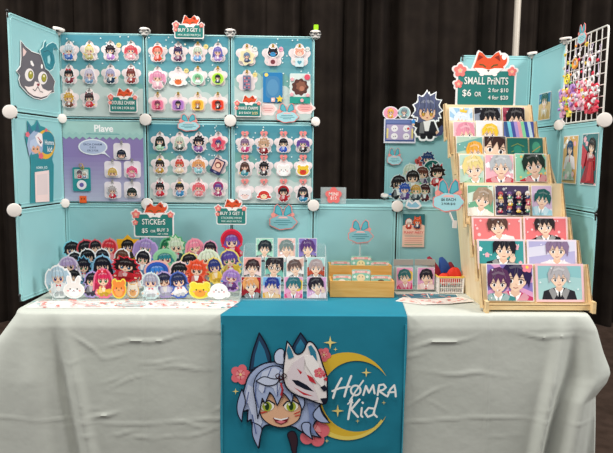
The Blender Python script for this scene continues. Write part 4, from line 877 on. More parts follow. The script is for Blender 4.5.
# ---------------------------------------------------------------- sticker risers and stickers
ROWY = [-.272, -.205, -.14, -.075]
def rz(u, v, y): return max(0.004, at(u, v, y=y).z)
for nm, u0, u1, lb in (('sticker_riser', 52, 143, 'clear acrylic stepped riser holding the left group of stickers'), ('sticker_riser', 146, 240, 'clear acrylic stepped riser holding the right group of stickers')):
    p0, p1 = at(u0, 301, z=.004), at(u1, 301, z=.004); w_ = p1.x-p0.x; cx = (p0.x+p1.x)/2
    t = thing(nm, lb, 'display stand', Matrix.Translation((cx, 0, 0)), 'clear acrylic sticker risers')
    zs = [.004]+[rz(100, v, y) for v, y in ((293, -.205), (283, -.14), (271, -.075))]
    if u0 == 52: ZS = zs
    for k, (y, z) in enumerate(zip(ROWY, zs)):
        s = MB(); s.box((0, y-.008, z-.0032), (w_, .06, .002)); s.box((0, y-.037, z+.002), (w_, .002, .012)); s.build('shelf', CLEAR, t)
    for q_ in (-1, 1):
        s = MB(); prof = [(-.312, .001), (-.03, .001), (-.03, zs[3]+.03), (-.06, zs[3]+.03), (-.312, .022)]
        s.prism(prof, -.0012, .0012, Matrix.Translation((q_*w_/2, 0, 0)) @ Matrix(((0, 0, 1, 0), (1, 0, 0, 0), (0, 1, 0, 0), (0, 0, 0, 1)))); s.build('side_panel', CLEAR, t)
        s = MB(); s.tube([(q_*w_/2, -.312, .024), (q_*w_/2, -.06, zs[3]+.032), (q_*w_/2, -.03, zs[3]+.032)], .0018, 6); s.tube([(q_*w_/2, -.312, .003), (q_*w_/2, -.312, .024)], .0018, 6); s.build('side_edge', CEDGE, t)
RN = ['front row', 'second row', 'third row', 'back row']
def sticker(tray, row, u, v, wpx, hpx, desc, draw, j):
    y = ROWY[row]-.0045*(j % 4)+.006; zb = ZS[row]+.0005
    c = at(u, v, y=y); sc_ = (c-at(u, v+1, y=y)).length
    H = hpx*sc_; b = c.z-H/2
    a = Art(); draw(a, H, wpx*sc_)
    mnz = min(q_[1] for q_ in a.v) if a.v else 0
    if b+mnz < zb or row == 0: b = zb-mnz
    M = Matrix.Translation((c.x, y, b)) @ Matrix.Rotation(PI/2, 4, 'X')
    tag(a.build('character_sticker', INK, M=M), f'{desc}, {RN[row]}, {tray} sticker riser', 'sticker', 'character stickers standing in the risers')
def SC(hair, outfit, **k): return lambda a, H, W_: chibi(a, 0, 0, H*1.0, hair, outfit, wide=min(1.5, max(.85, W_/H/.66)), t=.0012, rimw=.07, rot=.16*math.sin(H*9000+len(k)), **k)
def CR(col, ears='bunny', **k): return lambda a, H, W_: critter(a, 0, .004, H, col, ears=ears, wide=W_/H, t=.0012, **k)
LT = [
 (3, 73, 253, 17, 24, 'black-haired sticker with cyan border', SC('#1b1a22', '#7fc0d8', rim='#8fdcec')),
 (3, 89, 252, 17, 24, 'black-haired sticker with broad red border', SC('#1b1a20', '#b8404c', rim='#e0505c')),
 (3, 98, 250, 12, 20, 'small black-haired sticker edged red beside the broad red one', SC('#1d1a22', '#4a9cb0', rim='#e0606c')),
 (3, 107, 251, 15, 24, 'scarlet-haired sticker with pink border', SC('#d8343f', '#f0a0a8', rim='#f08a90')),
 (3, 128, 250, 17, 28, 'amber star sticker with black figure', lambda a, H, W_: (a.slab(star(0, H*.5, H*.55, H*.42, 8), '#f0b424', .0012), chibi(a, 0, H*.15, H*.75, '#1c1a1c', '#3a3428', t=.0014, rim='#f0b424', rimw=.01))),
 (3, 144, 251, 16, 24, 'lavender-haired sticker with violet border', SC('#a890cc', '#8a7cc4', rim='#c8a8e0', hs='twin')),
 (2, 75, 263, 14, 22, 'black-haired sticker with lilac shirt, white border', SC('#1e1c24', '#c8b4dc')),
 (2, 90, 260, 15, 22, 'black bowl-cut sticker in dark teal', SC('#141a22', '#2f6f84')),
 (2, 102, 260, 14, 22, 'dark-haired sticker with slate coat', SC('#23202c', '#3a4a64')),
 (2, 120, 260, 14, 22, 'brown-haired sticker in red scarf', SC('#6a4434', '#b83c3c')),
 (2, 141, 262, 14, 24, 'black-haired sticker in white and blue, nearest the gap', SC('#1c1e28', '#6a9cc8')),
 (1, 70, 269, 17, 24, 'lavender-clad sticker with pale hair', SC('#c0a8d4', '#b8a0d0', rim='#e4d8ec', hs='long')),
 (1, 84, 270, 14, 24, 'black-haired sticker in sea blue, cyan border', SC('#1a1c2c', '#3f7fa8', rim='#6fb8d8', hs='spiky')),
 (1, 104, 270, 18, 28, 'long black-haired sticker with light blue border', SC('#191b28', '#2a3450', rim='#8fc8e8', hs='long')),
 (1, 124, 269, 24, 22, 'black and crimson spiky sticker', SC('#231418', '#b8202c', rim='#d8283c', hs='spiky')),
 (1, 73, 279, 14, 20, 'black-haired sticker in white bunny hood', SC('#1d1a20', '#f2eff0', acc='bunny')),
 (1, 117, 280, 11, 14, 'small white panda-like sticker', CR('#f2f0f0', 'bear')),
 (1, 135, 279, 12, 18, 'red-haired sticker with white border', SC('#c8323c', '#f0e0dc')),
 (0, 59, 284, 15, 30, 'ice blue haired sticker in white', SC('#b8d4e4', '#e8eef0', hs='twin')),
 (0, 74, 292, 20, 20, 'white bunny face sticker', CR('#f4f0ec')),
 (0, 62, 294, 12, 14, 'small red and white fruit sticker', CR('#e85c54', 'seal')),
 (0, 90, 290, 14, 24, 'black-haired sticker in dark robe, lavender border', SC('#1c1a26', '#4a4658', rim='#b4a4dc')),
 (0, 104, 288, 16, 27, 'magenta-haired sticker with red bow', SC('#d82c5c', '#f0c040', rim='#f07c9c', acc='bow', hs='long')),
 (0, 119, 290, 14, 22, 'orange bear sticker with yellow border', CR('#ee8c3c', 'bear', rim='#f2dc50', belly='#f0a860')),
 (0, 133, 292, 12, 17, 'white cat sticker with orange patches', CR('#f6ecdc', 'cat', rim='#f4c070', belly='#f0b070'))]
for j, r in enumerate(LT): sticker('left', r[0], r[1], r[2], r[3], r[4], r[5], r[6], j)
RT = [
 (3, 165, 250, 14, 24, 'dark green haired sticker', SC('#1f6f4c', '#2f3c38', rim='#6cc08c')),
 (3, 178, 250, 15, 26, 'pale green haired sticker with green border', SC('#cfe0c4', '#27404c', rim='#4fb070', hs='spiky')),
 (3, 197, 250, 16, 22, 'rose pink haired sticker', SC('#f08ca4', '#f0b8c0', rim='#f4a0b0', hs='long')),
 (3, 209, 251, 13, 20, 'black-haired sticker with pink border', SC('#2a2030', '#a06cb0', rim='#e8a0c0')),
 (3, 233, 245, 17, 26, 'violet-haired sticker in crimson hood, the highest one', SC('#7c5ab0', '#c8203c', rim='#e8304c', acc='hood')),
 (2, 166, 262, 18, 22, 'teal-haired sticker in mint hood', SC('#2f8a94', '#8fd0a0', rim='#9fd8b0', acc='hood')),
 (2, 192, 264, 16, 22, 'black-haired sticker with pale yellow border', SC('#1c1a20', '#3a3a3c', rim='#f0e08c')),
 (2, 211, 262, 19, 24, 'pale mint haired sticker', SC('#dce8d0', '#c8e0c4', rim='#e8f4e0', hs='long')),
 (2, 232, 263, 18, 26, 'purple-haired sticker inside a yellow border', SC('#5c4aa0', '#d8b83c', rim='#f2dc78')),
 (1, 159, 275, 20, 24, 'royal blue hooded sticker', SC('#3c86d8', '#2f5fc0', rim='#f0b8b0', acc='hood')),
 (1, 180, 274, 18, 24, 'black-haired sticker in yellow raincoat', SC('#1d2024', '#f0cc38', rim='#f4d8d8')),
 (1, 196, 273, 17, 24, 'vermilion curly-haired sticker', SC('#e8502c', '#c83424', rim='#f07058', hs='spiky')),
 (1, 203, 277, 13, 18, 'white-haired sticker over the vermilion one', SC('#f2eeee', '#e86860', rim='#f8f4f4')),
 (1, 217, 270, 13, 24, 'navy-haired sticker in yellow', SC('#2c3a7c', '#ecc040', rim='#f0d468')),
 (1, 230, 280, 16, 20, 'lilac-haired sticker with plum clothes', SC('#a884cc', '#6c3c84', rim='#c49ad8')),
 (0, 151, 290, 16, 24, 'silver-haired sticker in white', SC('#a8a8bc', '#eef0f4', rim='#d8ecec')),
 (0, 166, 290, 16, 24, 'midnight-haired sticker with lavender border', SC('#262a48', '#d8d4ec', rim='#b8a4d8')),
 (0, 181, 290, 16, 24, 'navy-haired sticker with blue border', SC('#23305c', '#f0f0f4', rim='#4f6cc0')),
 (0, 200, 291, 21, 19, 'lemon yellow chick sticker with orange cheeks', CR('#f0dc3c', 'bear', rim='#f6ec70', belly='#f0a040')),
 (0, 219, 291, 17, 19, 'white seal pup sticker', CR('#f8f6f6', 'seal'))]
for j, r in enumerate(RT): sticker('right', r[0], r[1], r[2], r[3], r[4], r[5], r[6], j)

# ---------------------------------------------------------------- mini prints in a clear stand
MY = [-.262, -.195, -.125]
p0, p1 = at(241, 300, z=.003), at(327, 300, z=.003); w_ = p1.x-p0.x
t = thing('mini_print_stand', 'clear acrylic three-step stand holding eleven mini prints', 'display stand', Matrix.Translation(((p0.x+p1.x)/2, 0, 0)))
mz = [.006]+[at(280, v, y=y).z for v, y in ((277, MY[1]), (258, MY[2]))]
for y, z in zip(MY, mz): s = MB(); s.box((0, y, z-.0035), (w_, .05, .002)); s.box((0, y-.024, z), (w_, .002, .01)); s.box((0, y+.020, z+.03), (w_, .0015, .06)); s.build('shelf', CLEAR, t)
for q_ in (-1, 1): s = MB(); s.prism([(-.29, .001), (-.09, .001), (-.09, mz[2]+.05), (-.12, mz[2]+.05), (-.29, .03)], -.0012, .0012, Matrix.Translation((q_*w_/2, 0, 0)) @ Matrix(((0, 0, 1, 0), (1, 0, 0, 0), (0, 1, 0, 0), (0, 0, 0, 1)))); s.build('side_panel', CEDGE, t)
MINI = [
 (2, 256, 238, 273.5, dict(bg='#a6dcc4', hair='#1f2c34', outfit='#22303a', mot='dots'), 'mint mini print, black-haired man in dark suit, back row left'),
 (2, 277.6, 238, 295.5, dict(bg='#f2c4bc', hair='#7a8c8a', outfit='#f4e0dc', mot='petal', acc='hand'), 'pink mini print, grey-green haired man in white, back row middle'),
 (2, 298.6, 238, 317, dict(bg='#8c7cc0', hair='#5a3878', outfit='#1f1c28', mot='dots', bg2='#e8d88c'), 'violet mini print, purple-haired man in black, back row right'),
 (1, 243.5, 257, 261.4, dict(bg='#eaa8a0', hair='#3a2428', outfit='#1c1a20', mot='half'), 'coral mini print, dark-haired man in black vest, middle row first'),
 (1, 265, 257, 284, dict(bg='#7fc4b4', hair='#2a2228', outfit='#18161a', acc='glasses', mot='petal', s=1.25, cy=.004), 'mint mini print, man in glasses close up, middle row second'),
 (1, 286.5, 257, 304, dict(bg='#f0ece8', hair='#6a5450', outfit='#1a181c', mot='band', bg2='#e2b8a8'), 'white mini print, brown-haired man in black jacket, middle row third'),
 (1, 307, 257, 325, dict(bg='#b4dcd8', hair='#b4a0a0', outfit='#3a3440', mot='half', bg2='#c04a30'), 'pale blue mini print, ash-haired man, middle row fourth'),
 (0, 241, 277, 261.4, dict(bg='#a8202c', hair='#e8a060', outfit='#3a3430', mot='dots', bg2='#c83840'), 'deep red mini print, orange blond man, front row first'),
 (0, 262.6, 277, 281, dict(bg='#7fb4e0', hair='#27388c', outfit='#e8a82c', acc='hand', mot='half', bg2='#f0c8d0'), 'blue mini print, indigo-haired figure in yellow, front row second'),
 (0, 284, 277, 303, dict(bg='#f2a4c8', hair='#2f6f78', outfit='#e04c84', mot='moon'), 'pink mini print, teal-haired figure with yellow moon, front row third'),
 (0, 307, 277, 326.5, dict(bg='#e0a8d4', hair='#26202c', outfit='#f2d4d8', acc='hand', mot='dots'), 'lilac mini print, black-haired man in pale shirt, front row fourth')]
for j, (r, u0, v0, u1, kw, lb) in enumerate(MINI):
    pl = upright(MY[r], .1); b = mz[r]-.002
    x0, zt = pl.hit(u0, v0); x1, _ = pl.hit(u1, v0); w2, h2 = x1-x0, .102 if r else zt-b/math.cos(.1)
    kw = dict(kw); kk = kw.pop('s', 1)*w2*1.12; cy = kw.pop('cy', 0)-h2*.02
    a = Art(); portrait(a, w2, h2, s=kk, cy=cy, seed=j, t=.0016, **kw)
    zb = b/math.cos(.1)+.0015; h_use = h2
    tag(a.build('mini_print', INKG, M=pl.M((x0+x1)/2, zt-h2/2 if r else zb+h2/2, 0)), lb, 'art print', 'mini prints in the clear stand')

# ---------------------------------------------------------------- wooden crates with cards
def crate(u0, u1, vt, vb, y0, y1, lb, nslat=1):
    a_ = at(u0, vb, y=y0); b_ = at(u1, vb, y=y0); zt = at(u0, vt, y=y0).z; w_ = b_.x-a_.x; cx = (a_.x+b_.x)/2; z0 = .005
    t = thing('wooden_card_crate', lb, 'crate', Matrix.Translation((cx, (y0+y1)/2, z0)), 'pine crates holding cards'); H = zt-z0; D = y1-y0
    for nm, y in (('front_board', -D/2), ('back_board', D/2)): s = MB(); s.box((0, y+(.004 if y < 0 else -.004), H/2), (w_, .008, H)); s.build(nm, ORANGEW, t)
    for x in (-1, 1): s = MB(); s.box((x*(w_/2-.004), 0, H/2+.001), (.008, D-.016, H-.002)); s.build('end_board', ORANGEW, t)
    s = MB(); s.box((0, 0, .004), (w_-.016, D-.016, .006)); s.build('base_board', ORANGEW, t); return cx, w_, zt
c1 = crate(330, 394, 281, 299, -.235, -.135, 'front honey pine crate of mint cards on the teal banner')
c2 = crate(329, 391.5, 265.5, 280, -.125, -.035, 'rear honey pine crate of mint cards behind the front crate')
cd = [(0, 333, 351, 274.5), (0, 352, 370, 269.5), (0, 371, 391, 275), (1, 331, 350, 260.5), (1, 351, 371, 256), (1, 371, 389, 261)]
nm3 = ['left', 'middle', 'right']
for j, (r, u0, u1, vt) in enumerate(cd):
    y = (-.19, -.085)[r]
    pl = upright(y, .06); x0, zt = pl.hit(u0, vt); x1, _ = pl.hit(u1, vt); w2 = x1-x0; zb = .016; h2 = zt-zb
    for b_ in range(2):
        a = Art(); a.slab(rrect(-w2/2, -h2/2, w2/2, h2/2, .004), '#9fd6c4', .001); top = h2/2
        a.poly(rect(-w2/2+.003, -h2/2, w2/2-.003, top-.003), '#8ccbb6'); a.poly(rrect(-w2*.36, top-.014, w2*.36, top-.004, .003), '#f0a8a4'); a.text(['SPRING', 'STICKER', 'FRIENDS'][j % 3], 0, top-.009, .006, '#ffffff', w2*.6)
        a.poly(ell(0, top-.034, .018, .016), ['#f4f0ea', '#f0dcb4', '#3a3c44', '#d8e8e0', '#f6e6b0', '#e8b0a8'][j]); [a.poly(ell(q_*.007, top-.03, .0022, n=6), '#3a2c2c') for q_ in (-1, 1)]
        for q_ in (-1, 1): a.poly(flower(q_*w2*.42, top-.012, .007), '#f4d8d4'); a.poly(ell(q_*w2*.35, top-.03, .006), '#e4f4ec')
        tag(a.build('sticker_sheet', INK, M=pl.M((x0+x1)/2+.004*b_, zb+h2/2-.005*b_, -.008*b_)), f'mint card in the {"front" if r == 0 else "rear"} crate, {nm3[j % 3]} stack, {"foremost" if b_ == 0 else "behind the foremost"}', 'card', 'mint cards in the pine crates')

# flower token block on the ledge
q = at(333, 206, y=.03); pl = upright(.03); x, z, w2, h2 = flat_card(pl, 320.5, 190, 346, 206); z0 = m+.006
t = thing('flower_tag_block', 'clear acrylic block with pink flower tag on the ledge beside the gap', 'sign', Matrix.Translation((x, .03, z0)))
s = MB(); s.box((0, 0, h2/2), (w2, .022, h2)); s.build('acrylic_block', CEDGE, t)
a = Art(); a.slab(flower(0, h2/2, h2*.52, 5, PI/2, .25, 40), '#ee7470', .002); a.text('MINI', 0, h2*.6, .015, '#fbe8e0'); a.text('$15', 0, h2*.34, .016, '#fbe8e0'); o = a.build('flower_tag', INK, t, M=Matrix.Translation((0, -.013, 0)) @ Matrix.Rotation(PI/2, 4, 'X'))

# ---------------------------------------------------------------- zip bags, basket, leaflets
for (u0, u1, kw, lb, cu0, cu1) in ((393.5, 413.2, dict(bg='#f2a4c8', hair='#2f6a6c', outfit='#d83c74', mot='moon'), 'zip bag of pink prints with yellow moon, left of the pair', 396, 412.5), (414.6, 435, dict(bg='#e4a4cc', hair='#221c28', outfit='#eec4c0', acc='hand', mot='dots'), 'zip bag of lilac prints with black-haired man, right of the pair', 417, 434)):
    y = -.095; pl = upright(y, .06); x0, zt = pl.hit(u0, 259.5); x1, _ = pl.hit(u1, 259.5); w2 = x1-x0; b = .003
    t = thing('zip_bag', lb, 'bag', pl.M((x0+x1)/2, b+.002, 0), 'zip bags of prints'); H = zt-b
    s = MB(); vs, fs = grid_mesh(13, 15, lambda a, c: ((a-.5)*w2, c*H, .008*math.sin(PI*a)*math.sin(PI*min(1, c*1.1))+.002*math.sin(9*c+7*a))); s.add(vs, fs, True)
    vs, fs = grid_mesh(13, 15, lambda a, c: ((a-.5)*w2, c*H, -.010*math.sin(PI*a)*math.sin(PI*min(1, c*1.1)))); s.add(vs, [f[::-1] for f in fs], True); s.build('clear_pouch', CEDGE, t)
    s = MB(); s.box((0, H-.012, .002), (w2, .022, .005)); s.tube([(-w2/2, H-.024, .003), (w2/2, H-.024, .003)], .0018, 6); s.tube([(-w2/2, H-.003, .003), (w2/2, H-.003, .003)], .0014, 6); s.build('zip_top', mat('silver_zip', '#b3aaa2', .35, .3), t)
    c0, zt2 = pl.hit(cu0, 267); c1_, _ = pl.hit(cu1, 267); cw = c1_-c0; ch = zt2-b-.006
    a = Art(); kw = dict(kw); portrait(a, cw, ch, s=cw*1.1, cy=-ch*.02, seed=31, t=.003, **kw); o = a.build('print_stack', INKG, t); o.location = ((c0+c1_)/2-(x0+x1)/2, ch/2+.004, .010)
# basket
q0, q1 = at(438.5, 293.5, z=.001), at(462.5, 293.5, z=.001); cx = (q0.x+q1.x)/2; bw = (q1.x-q0.x)/2; zt = at(450, 277, y=-.13).z; D = .05
t = thing('plastic_basket', 'small white plastic basket with yellow rim beside the print rack', 'basket', Matrix.Translation((cx, q0.y+D, .001)))
def bq(a_, k): # corner positions of the tapered wall
    s_ = 1+.05*k; return (a_[0]*bw*s_, a_[1]*D*s_, k*zt)
s = MB(); cs = [(-1, -1), (1, -1), (1, 1), (-1, 1)]
for e in range(4):
    A_, B2 = cs[e], cs[(e+1) % 4]
    for k in range(12):
        f_ = k/12+.5/12; p_ = (A_[0]+(B2[0]-A_[0])*f_, A_[1]+(B2[1]-A_[1])*f_); s.tube([bq(p_, .05), bq(p_, .95)], .0017, 5)
    for z_ in (.05, .35, .65, .95): s.tube([bq(A_, z_), bq(B2, z_)], .002, 5)
    s.tube([bq(A_, 0), bq(A_, 1)], .004, 6)
s.box((0, 0, .002), (bw*2, D*2, .003)); s.build('lattice_body', mat('white_basket', '#e9e4de', .4), t)
s = MB(); s.tube([bq(c_, 1.0) for c_ in cs], .0042, 8, True); s.build('rim', mat('yellow_rim', '#f0c85c', .4), t)
def pouch(x, y, z, w, h, rot, tilt, c, name, lb, seed):
    rg = random.Random(seed); s = MB()
    def f(a, b):
        th = 2*PI*a; r = 1+.16*math.sin(3*th+seed)+.1*math.sin(7*th+b*5); return (w*r*math.cos(th)*math.sin(PI*(.06+.88*b))**.7, w*.5*r*math.sin(th)*math.sin(PI*(.06+.88*b))**.7, h*b)
    vs, fs = grid_mesh(25, 12, f); s.add(vs, fs, True)
    tag(s.build(name, mat('fabric'+c, c, .7), M=Matrix.Translation((x, y, z)) @ Matrix.Rotation(rot, 4, 'Y') @ Matrix.Rotation(tilt, 4, 'X')), lb, 'pouch')
by = q0.y+D
pouch(cx-.032, by+.012, .035, .020, .125, -.45, 0, '#a31f3c', 'fabric_pouch', 'crimson fabric pouch leaning out of the left of the basket', 1)
pouch(cx+.004, by+.018, .035, .022, .115, -.30, 0, '#27509c', 'fabric_pouch', 'blue fabric pouch in the middle of the basket', 2)
pouch(cx+.026, by+.022, .03, .017, .095, -.15, 0, '#8a1f34', 'fabric_pouch', 'dark red fabric pouch behind the bright red one', 3)
pouch(cx+.018, by-.016, .03, .030, .078, .1, 0, '#e8341c', 'fabric_pouch', 'bright red crumpled pouch at right front of the basket', 4)
pouch(cx-.018, by-.018, .03, .026, .055, -.1, .1, '#f03c20', 'fabric_pouch', 'scarlet pouch lying low at the left front of basket', 5)
# leaflets on the cloth
rgl = random.Random(9)
for j, (u, v, rot, c, lb) in enumerate([(400, 296, -.25, '#2f6f80', 'dark teal leaflet at the left end of the spread'), (414, 301, -.55, '#e8dcd4', 'cream leaflet in the spread, nearest the banner'), (421, 296, .2, '#356f86', 'dark teal leaflet in front of the zip bags'),
      (434, 302, .1, '#f0e2dc', 'cream leaflet lying foremost in the spread'), (443, 297, -.1, '#3a7a8c', 'teal leaflet in front of the basket'), (455, 301, .35, '#e9ddd6', 'cream leaflet beside the print rack foot')]):
    p = at(u, v, z=.002); a = Art(); w2, h2 = .125, .085
    a.slab(rect(-w2/2, -h2/2, w2/2, h2/2), '#f2e8e2', .0006); a.poly(rect(-w2/2+.004, -h2/2+.004, w2/2-.004, h2/2-.004), c)
    a.clip = (-w2/2, -h2/2, w2/2, h2/2)
    for _ in range(5):
        x, y = rgl.uniform(-.04, .04), rgl.uniform(-.025, .025); a.stroke([(x, y), (x+.02, y+rgl.uniform(-.01, .01))], .004, rgl.choice(['#e8785c', '#f0f0ec', '#3a8090'])); a.poly(flower(rgl.uniform(-.045, .045), rgl.uniform(-.03, .03), .007), '#ee8074')
    a.clip = None
    tag(a.build('leaflet', INK, M=Matrix.Translation((p.x, p.y, .0008+j*.0009)) @ Matrix.Rotation(rot, 4, 'Z')), lb, 'leaflet', 'leaflets spread on the cloth')
# long printed strip in front of the stickers
p0, p1 = at(30, 305, z=0), at(240, 309.5, z=0); a = Art(); w2, h2 = p1.x-p0.x-.01, .105
a.slab(rect(-w2/2, -h2/2, w2/2, h2/2), '#e6e4e0', .0012)
for _ in range(150):
    x, y = rgl.uniform(-w2*.49, w2*.48), rgl.uniform(-h2*.46, h2*.44)
    if rgl.random() < .5: a.stroke([(x, y), (x+.014, y+.004)], .004, rgl.choice(['#e4584c', '#f0968a', '#d84a44']))
    else: a.poly(flower(x, y, rgl.uniform(.004, .009)), rgl.choice(['#ee8a80', '#e86458', '#7aa8ac']))
tag(a.build('patterned_runner', INK, M=Matrix.Translation(((p0.x+p1.x)/2-.002, -.365+.0, .0009))), 'cream runner with red blossom pattern in front of the sticker risers', 'table runner')
p = at(131, 305, z=.004); s = MB(); s.lathe([(.052, 0), (.056, .002), (.056, .006), (.050, .008), (.047, .004)], 28, Matrix.Translation((p.x, p.y, .0022)) @ Matrix.Diagonal((1, .5, 1, 1)))
s.build('clear_dish', CEDGE); tag(bpy.data.objects['clear_dish'], 'oval clear dish lying on the runner between the sticker risers', 'dish')

# ---------------------------------------------------------------- poster, sign and figures at right of the gap
WL0 = upright(-.0045)
x, z, w2, h2 = flat_card(WL0, 402, 214, 425, 247)
a = Art(); a.slab(rect(-w2/2, -h2/2, w2/2, h2/2), '#f2c9b6', .0008); a.poly(rect(-w2/2, 0.012, w2/2, h2/2), '#2f6c74')
a.poly([(-w2/2, .02), (-w2*.3, .03), (0, .022), (w2*.3, .032), (w2/2, .022), (w2/2, 0), (-w2/2, 0)], '#f2c9b6')
chibi(a, -w2*.22, .008, .045, '#f0e8e0', '#c83c2c', t=.0009, rim='#d8502c'); chibi(a, w2*.16, .008, .05, '#d8582c', '#27405a', t=.0009, rim='#e0602c', acc='cat')
a.text('PUNNY PARTY', 0, -.008, .011, '#c8323c', w2*.88); 
for i in range(5): a.stroke([(-w2*.4, -.024-i*.0095), (w2*.4, -.024-i*.0095)], .0022, ['#5c7c78', '#d88a7c', '#d88a7c', '#c8a090', '#2f8c5c'][i])
tag(a.build('notice_poster', INK, M=WL0.M(x, z, 0)), 'peach and teal notice poster on the low panel above zip bags', 'poster')
# things on top of and on the upright panel behind
UP = upright(YB-.006)
x, z, w2, h2 = flat_card(UP, 383.5, 119, 416, 143)
a = Art(); a.slab(rect(-w2/2, -h2/2, w2/2, h2/2), '#e4e2ec', .002); a.poly(rect(-w2/2+.006, -h2/2+.008, w2/2-.006, h2/2-.004), '#4d5c90'); a.poly(rect(-w2*.42, -h2*.36, w2*.42, h2*.26), '#b7a6c8'); a.poly(rect(-w2*.44, h2*.3, w2*.44, h2*.44), '#6f7cb0')
for qx in (-.17, .2):
    for qy in (.1, -.22): a.poly(ell(qx*w2, qy*h2, .017, .016), '#f4eef0'); a.poly(ell(qx*w2+.005, qy*h2, .003, n=6), '#4a3a44'); a.poly(ell(qx*w2-.004, qy*h2-.002, .0025, n=6), '#4a3a44')
a.poly(ell(.26*w2, .1*h2, .006), '#d83c44'); a.poly(rect(-w2*.42, -h2*.3, -w2*.36, h2*.1), '#e8d48c'); a.poly(rect(w2*.36, -h2*.3, w2*.42, h2*.1), '#e8d48c')
tag(a.build('framed_card', INK, M=UP.M(x, z, .003)), 'navy bordered card with four round white faces, left of the grid figure', 'card')
for u, v, w_, h_, c, c2_, lb in ((390.5, 113, 16, 13, '#f0a0b8', '#f0b44c', 'pink oval charm with orange creature on top of the navy card'), (404, 113, 13, 13, '#9fc4c4', '#7f8c94', 'grey teal round charm on top of the navy card')):
    x, z = UP.hit(u, v); k = 4.95e-3; a = Art(); a.slab(ell(0, 0, w_*k/2, h_*k/2, 22), '#f2ecee', .003); a.poly(ell(0, 0, w_*k*.44, h_*k*.44, 22), c); chibi(a, 0, -.026, .05, c2_, c2_, t=.001, rim=c, rimw=.01)
    tag(a.build('round_charm', INKG, M=UP.M(x, z, .001)), lb, 'charm')
x, z, w2, h2 = flat_card(UP, 410.5, 94, 443, 141)
a = Art(); chibi(a, 0, -h2/2+.01, h2*.94, '#565b78', '#26242c', t=.003, hs='spiky', rimw=.045, wide=.86, skin='#f0c4a0', eye='#c89a3c'); a.tr(0, -h2/2+.01, h2*.9, h2*.9)
tailp = [(.2, .06), (.36, .1), (.42, .24), (.36, .34), (.28, .26), (.3, .18)]; a.poly(tailp, '#4a4f74'); 
for sx in (-.22, -.05, .14): a.stroke([(sx, .98), (sx+.03, .78), (sx-.02, .62)], .02, '#6a7098')
a.tr(); tag(a.build('character_cutout', INK, M=UP.M(x, z, .006)), 'large cutout of a navy-haired figure in black, above the upright panel', 'cutout')
bunny_on(UP, 394.5, 156.5, 15, 17, 'small teal bunny-eared sign on the upright panel left side', .002)
x, z = UP.hit(420, 162); a = Art(); a.slab(flower(0, 0, .029, 5, PI/2, .28, 40), '#e0605a', .002); a.text('$18', 0, 0, .020, '#3a1418'); tag(a.build('flower_price_tag', INK, M=UP.M(x, z, .002)), 'red flower price tag above the acrylic figures', 'price tag')
ACR = [(398.5, 187.5, 25, .20, '#18171c', '#17161b', 'black-haired figure in black suit, leftmost', 'glasses'), (404.5, 192, 17, .14, '#2750a4', '#5a3c78', 'blue-haired figure in purple', ''), (410, 175, 22, .30, '#c8d4bc', '#7f9c84', 'pale green haired figure', ''),
       (412.5, 181, 22, .245, '#16181c', '#a8b8a0', 'black-haired figure in pale green', ''), (415.5, 172, 14, .33, '#e8e4dc', '#c8a87c', 'white-haired figure at the back', ''), (422, 177, 21, .27, '#5c3228', '#5a4a6c', 'brown-haired figure in plum suit', ''),
       (432, 174, 24, .30, '#1f7f74', '#1c5a54', 'teal-hooded figure', 'hood'), (437, 176, 22, .23, '#241418', '#b8242c', 'black and red haired figure', 'horn'), (415.5, 193, 17, .15, '#c89a4c', '#2f3c44', 'golden-haired figure in slate', ''), (424.5, 193, 18, .17, '#3a161c', '#5a1c28', 'maroon-haired figure in wine red', ''), (427.5, 162, 19, .36, '#27406c', '#2a4a7c', 'highest figure, navy blue hair and coat, arms spread', '')]
for j, (u, v, hp, y, hair, outfit, d, ac) in enumerate(ACR):
    c = at(u, v, y=y); k = (c-at(u, v+1, y=y)).length; H = hp*k; zb = m+.0075; b = c.z-H/2
    t = thing('acrylic_figure_stand', f'{d}, acrylic standee on the ledge', 'figure', Matrix.Translation((c.x, y, zb)), 'acrylic standees on the ledge')
    a = Art(); d_ = max(0, b-zb); a.slab(rect(-.006, 0, .006, d_+.02), '#d4e0e0', .002) if d_ > .004 else None
    chibi(a, 0, d_+.002, H, hair, outfit, t=.003, acc=ac, rim='#dfe8e8', rimw=.03, hs='spiky' if j % 3 == 1 else 'short', seed=j); a.build('figure_plate', INKG, t, M=Matrix.Rotation(PI/2, 4, 'X'))
    s = MB(); s.lathe([(.016, 0), (.017, .001), (.016, .003)], 18); s.build('foot_disc', CEDGE, t)
pl = upright(-.008); x, z = pl.hit(413.5, 204.5); a = Art(); w2, h2 = 17*PXM, 9*PXM
a.slab([(-w2/2, -.008), (-w2*.4, .016), (-w2*.25, .022), (-w2*.05, .006), (w2*.1, .02), (w2*.3, .018), (w2/2, -.006), (w2*.3, -.019), (-w2*.3, -.019)], '#f0eef0', .002); a.poly([(-w2*.4, -.006), (-w2*.3, .012), (-w2*.1, .0), (w2*.1, .012), (w2*.38, -.006), (w2*.2, -.013), (-w2*.2, -.013)], '#8fc4dc')
tag(a.build('cloud_label', INK, M=pl.M(x, z, .0)), 'small white and blue cloud label on the ledge front edge', 'label')
pl = upright(-.25); bunny_on(pl, 448.5, 195.5, 32, 32, 'large teal bunny-eared price sign clipped beside the print rack', 0, lines=(('$6 EACH', 0, -.13, .10, .6), ('2 FOR $10', .0, -.26, .08, .56)), post=((.030, -.115, -.003), 0))

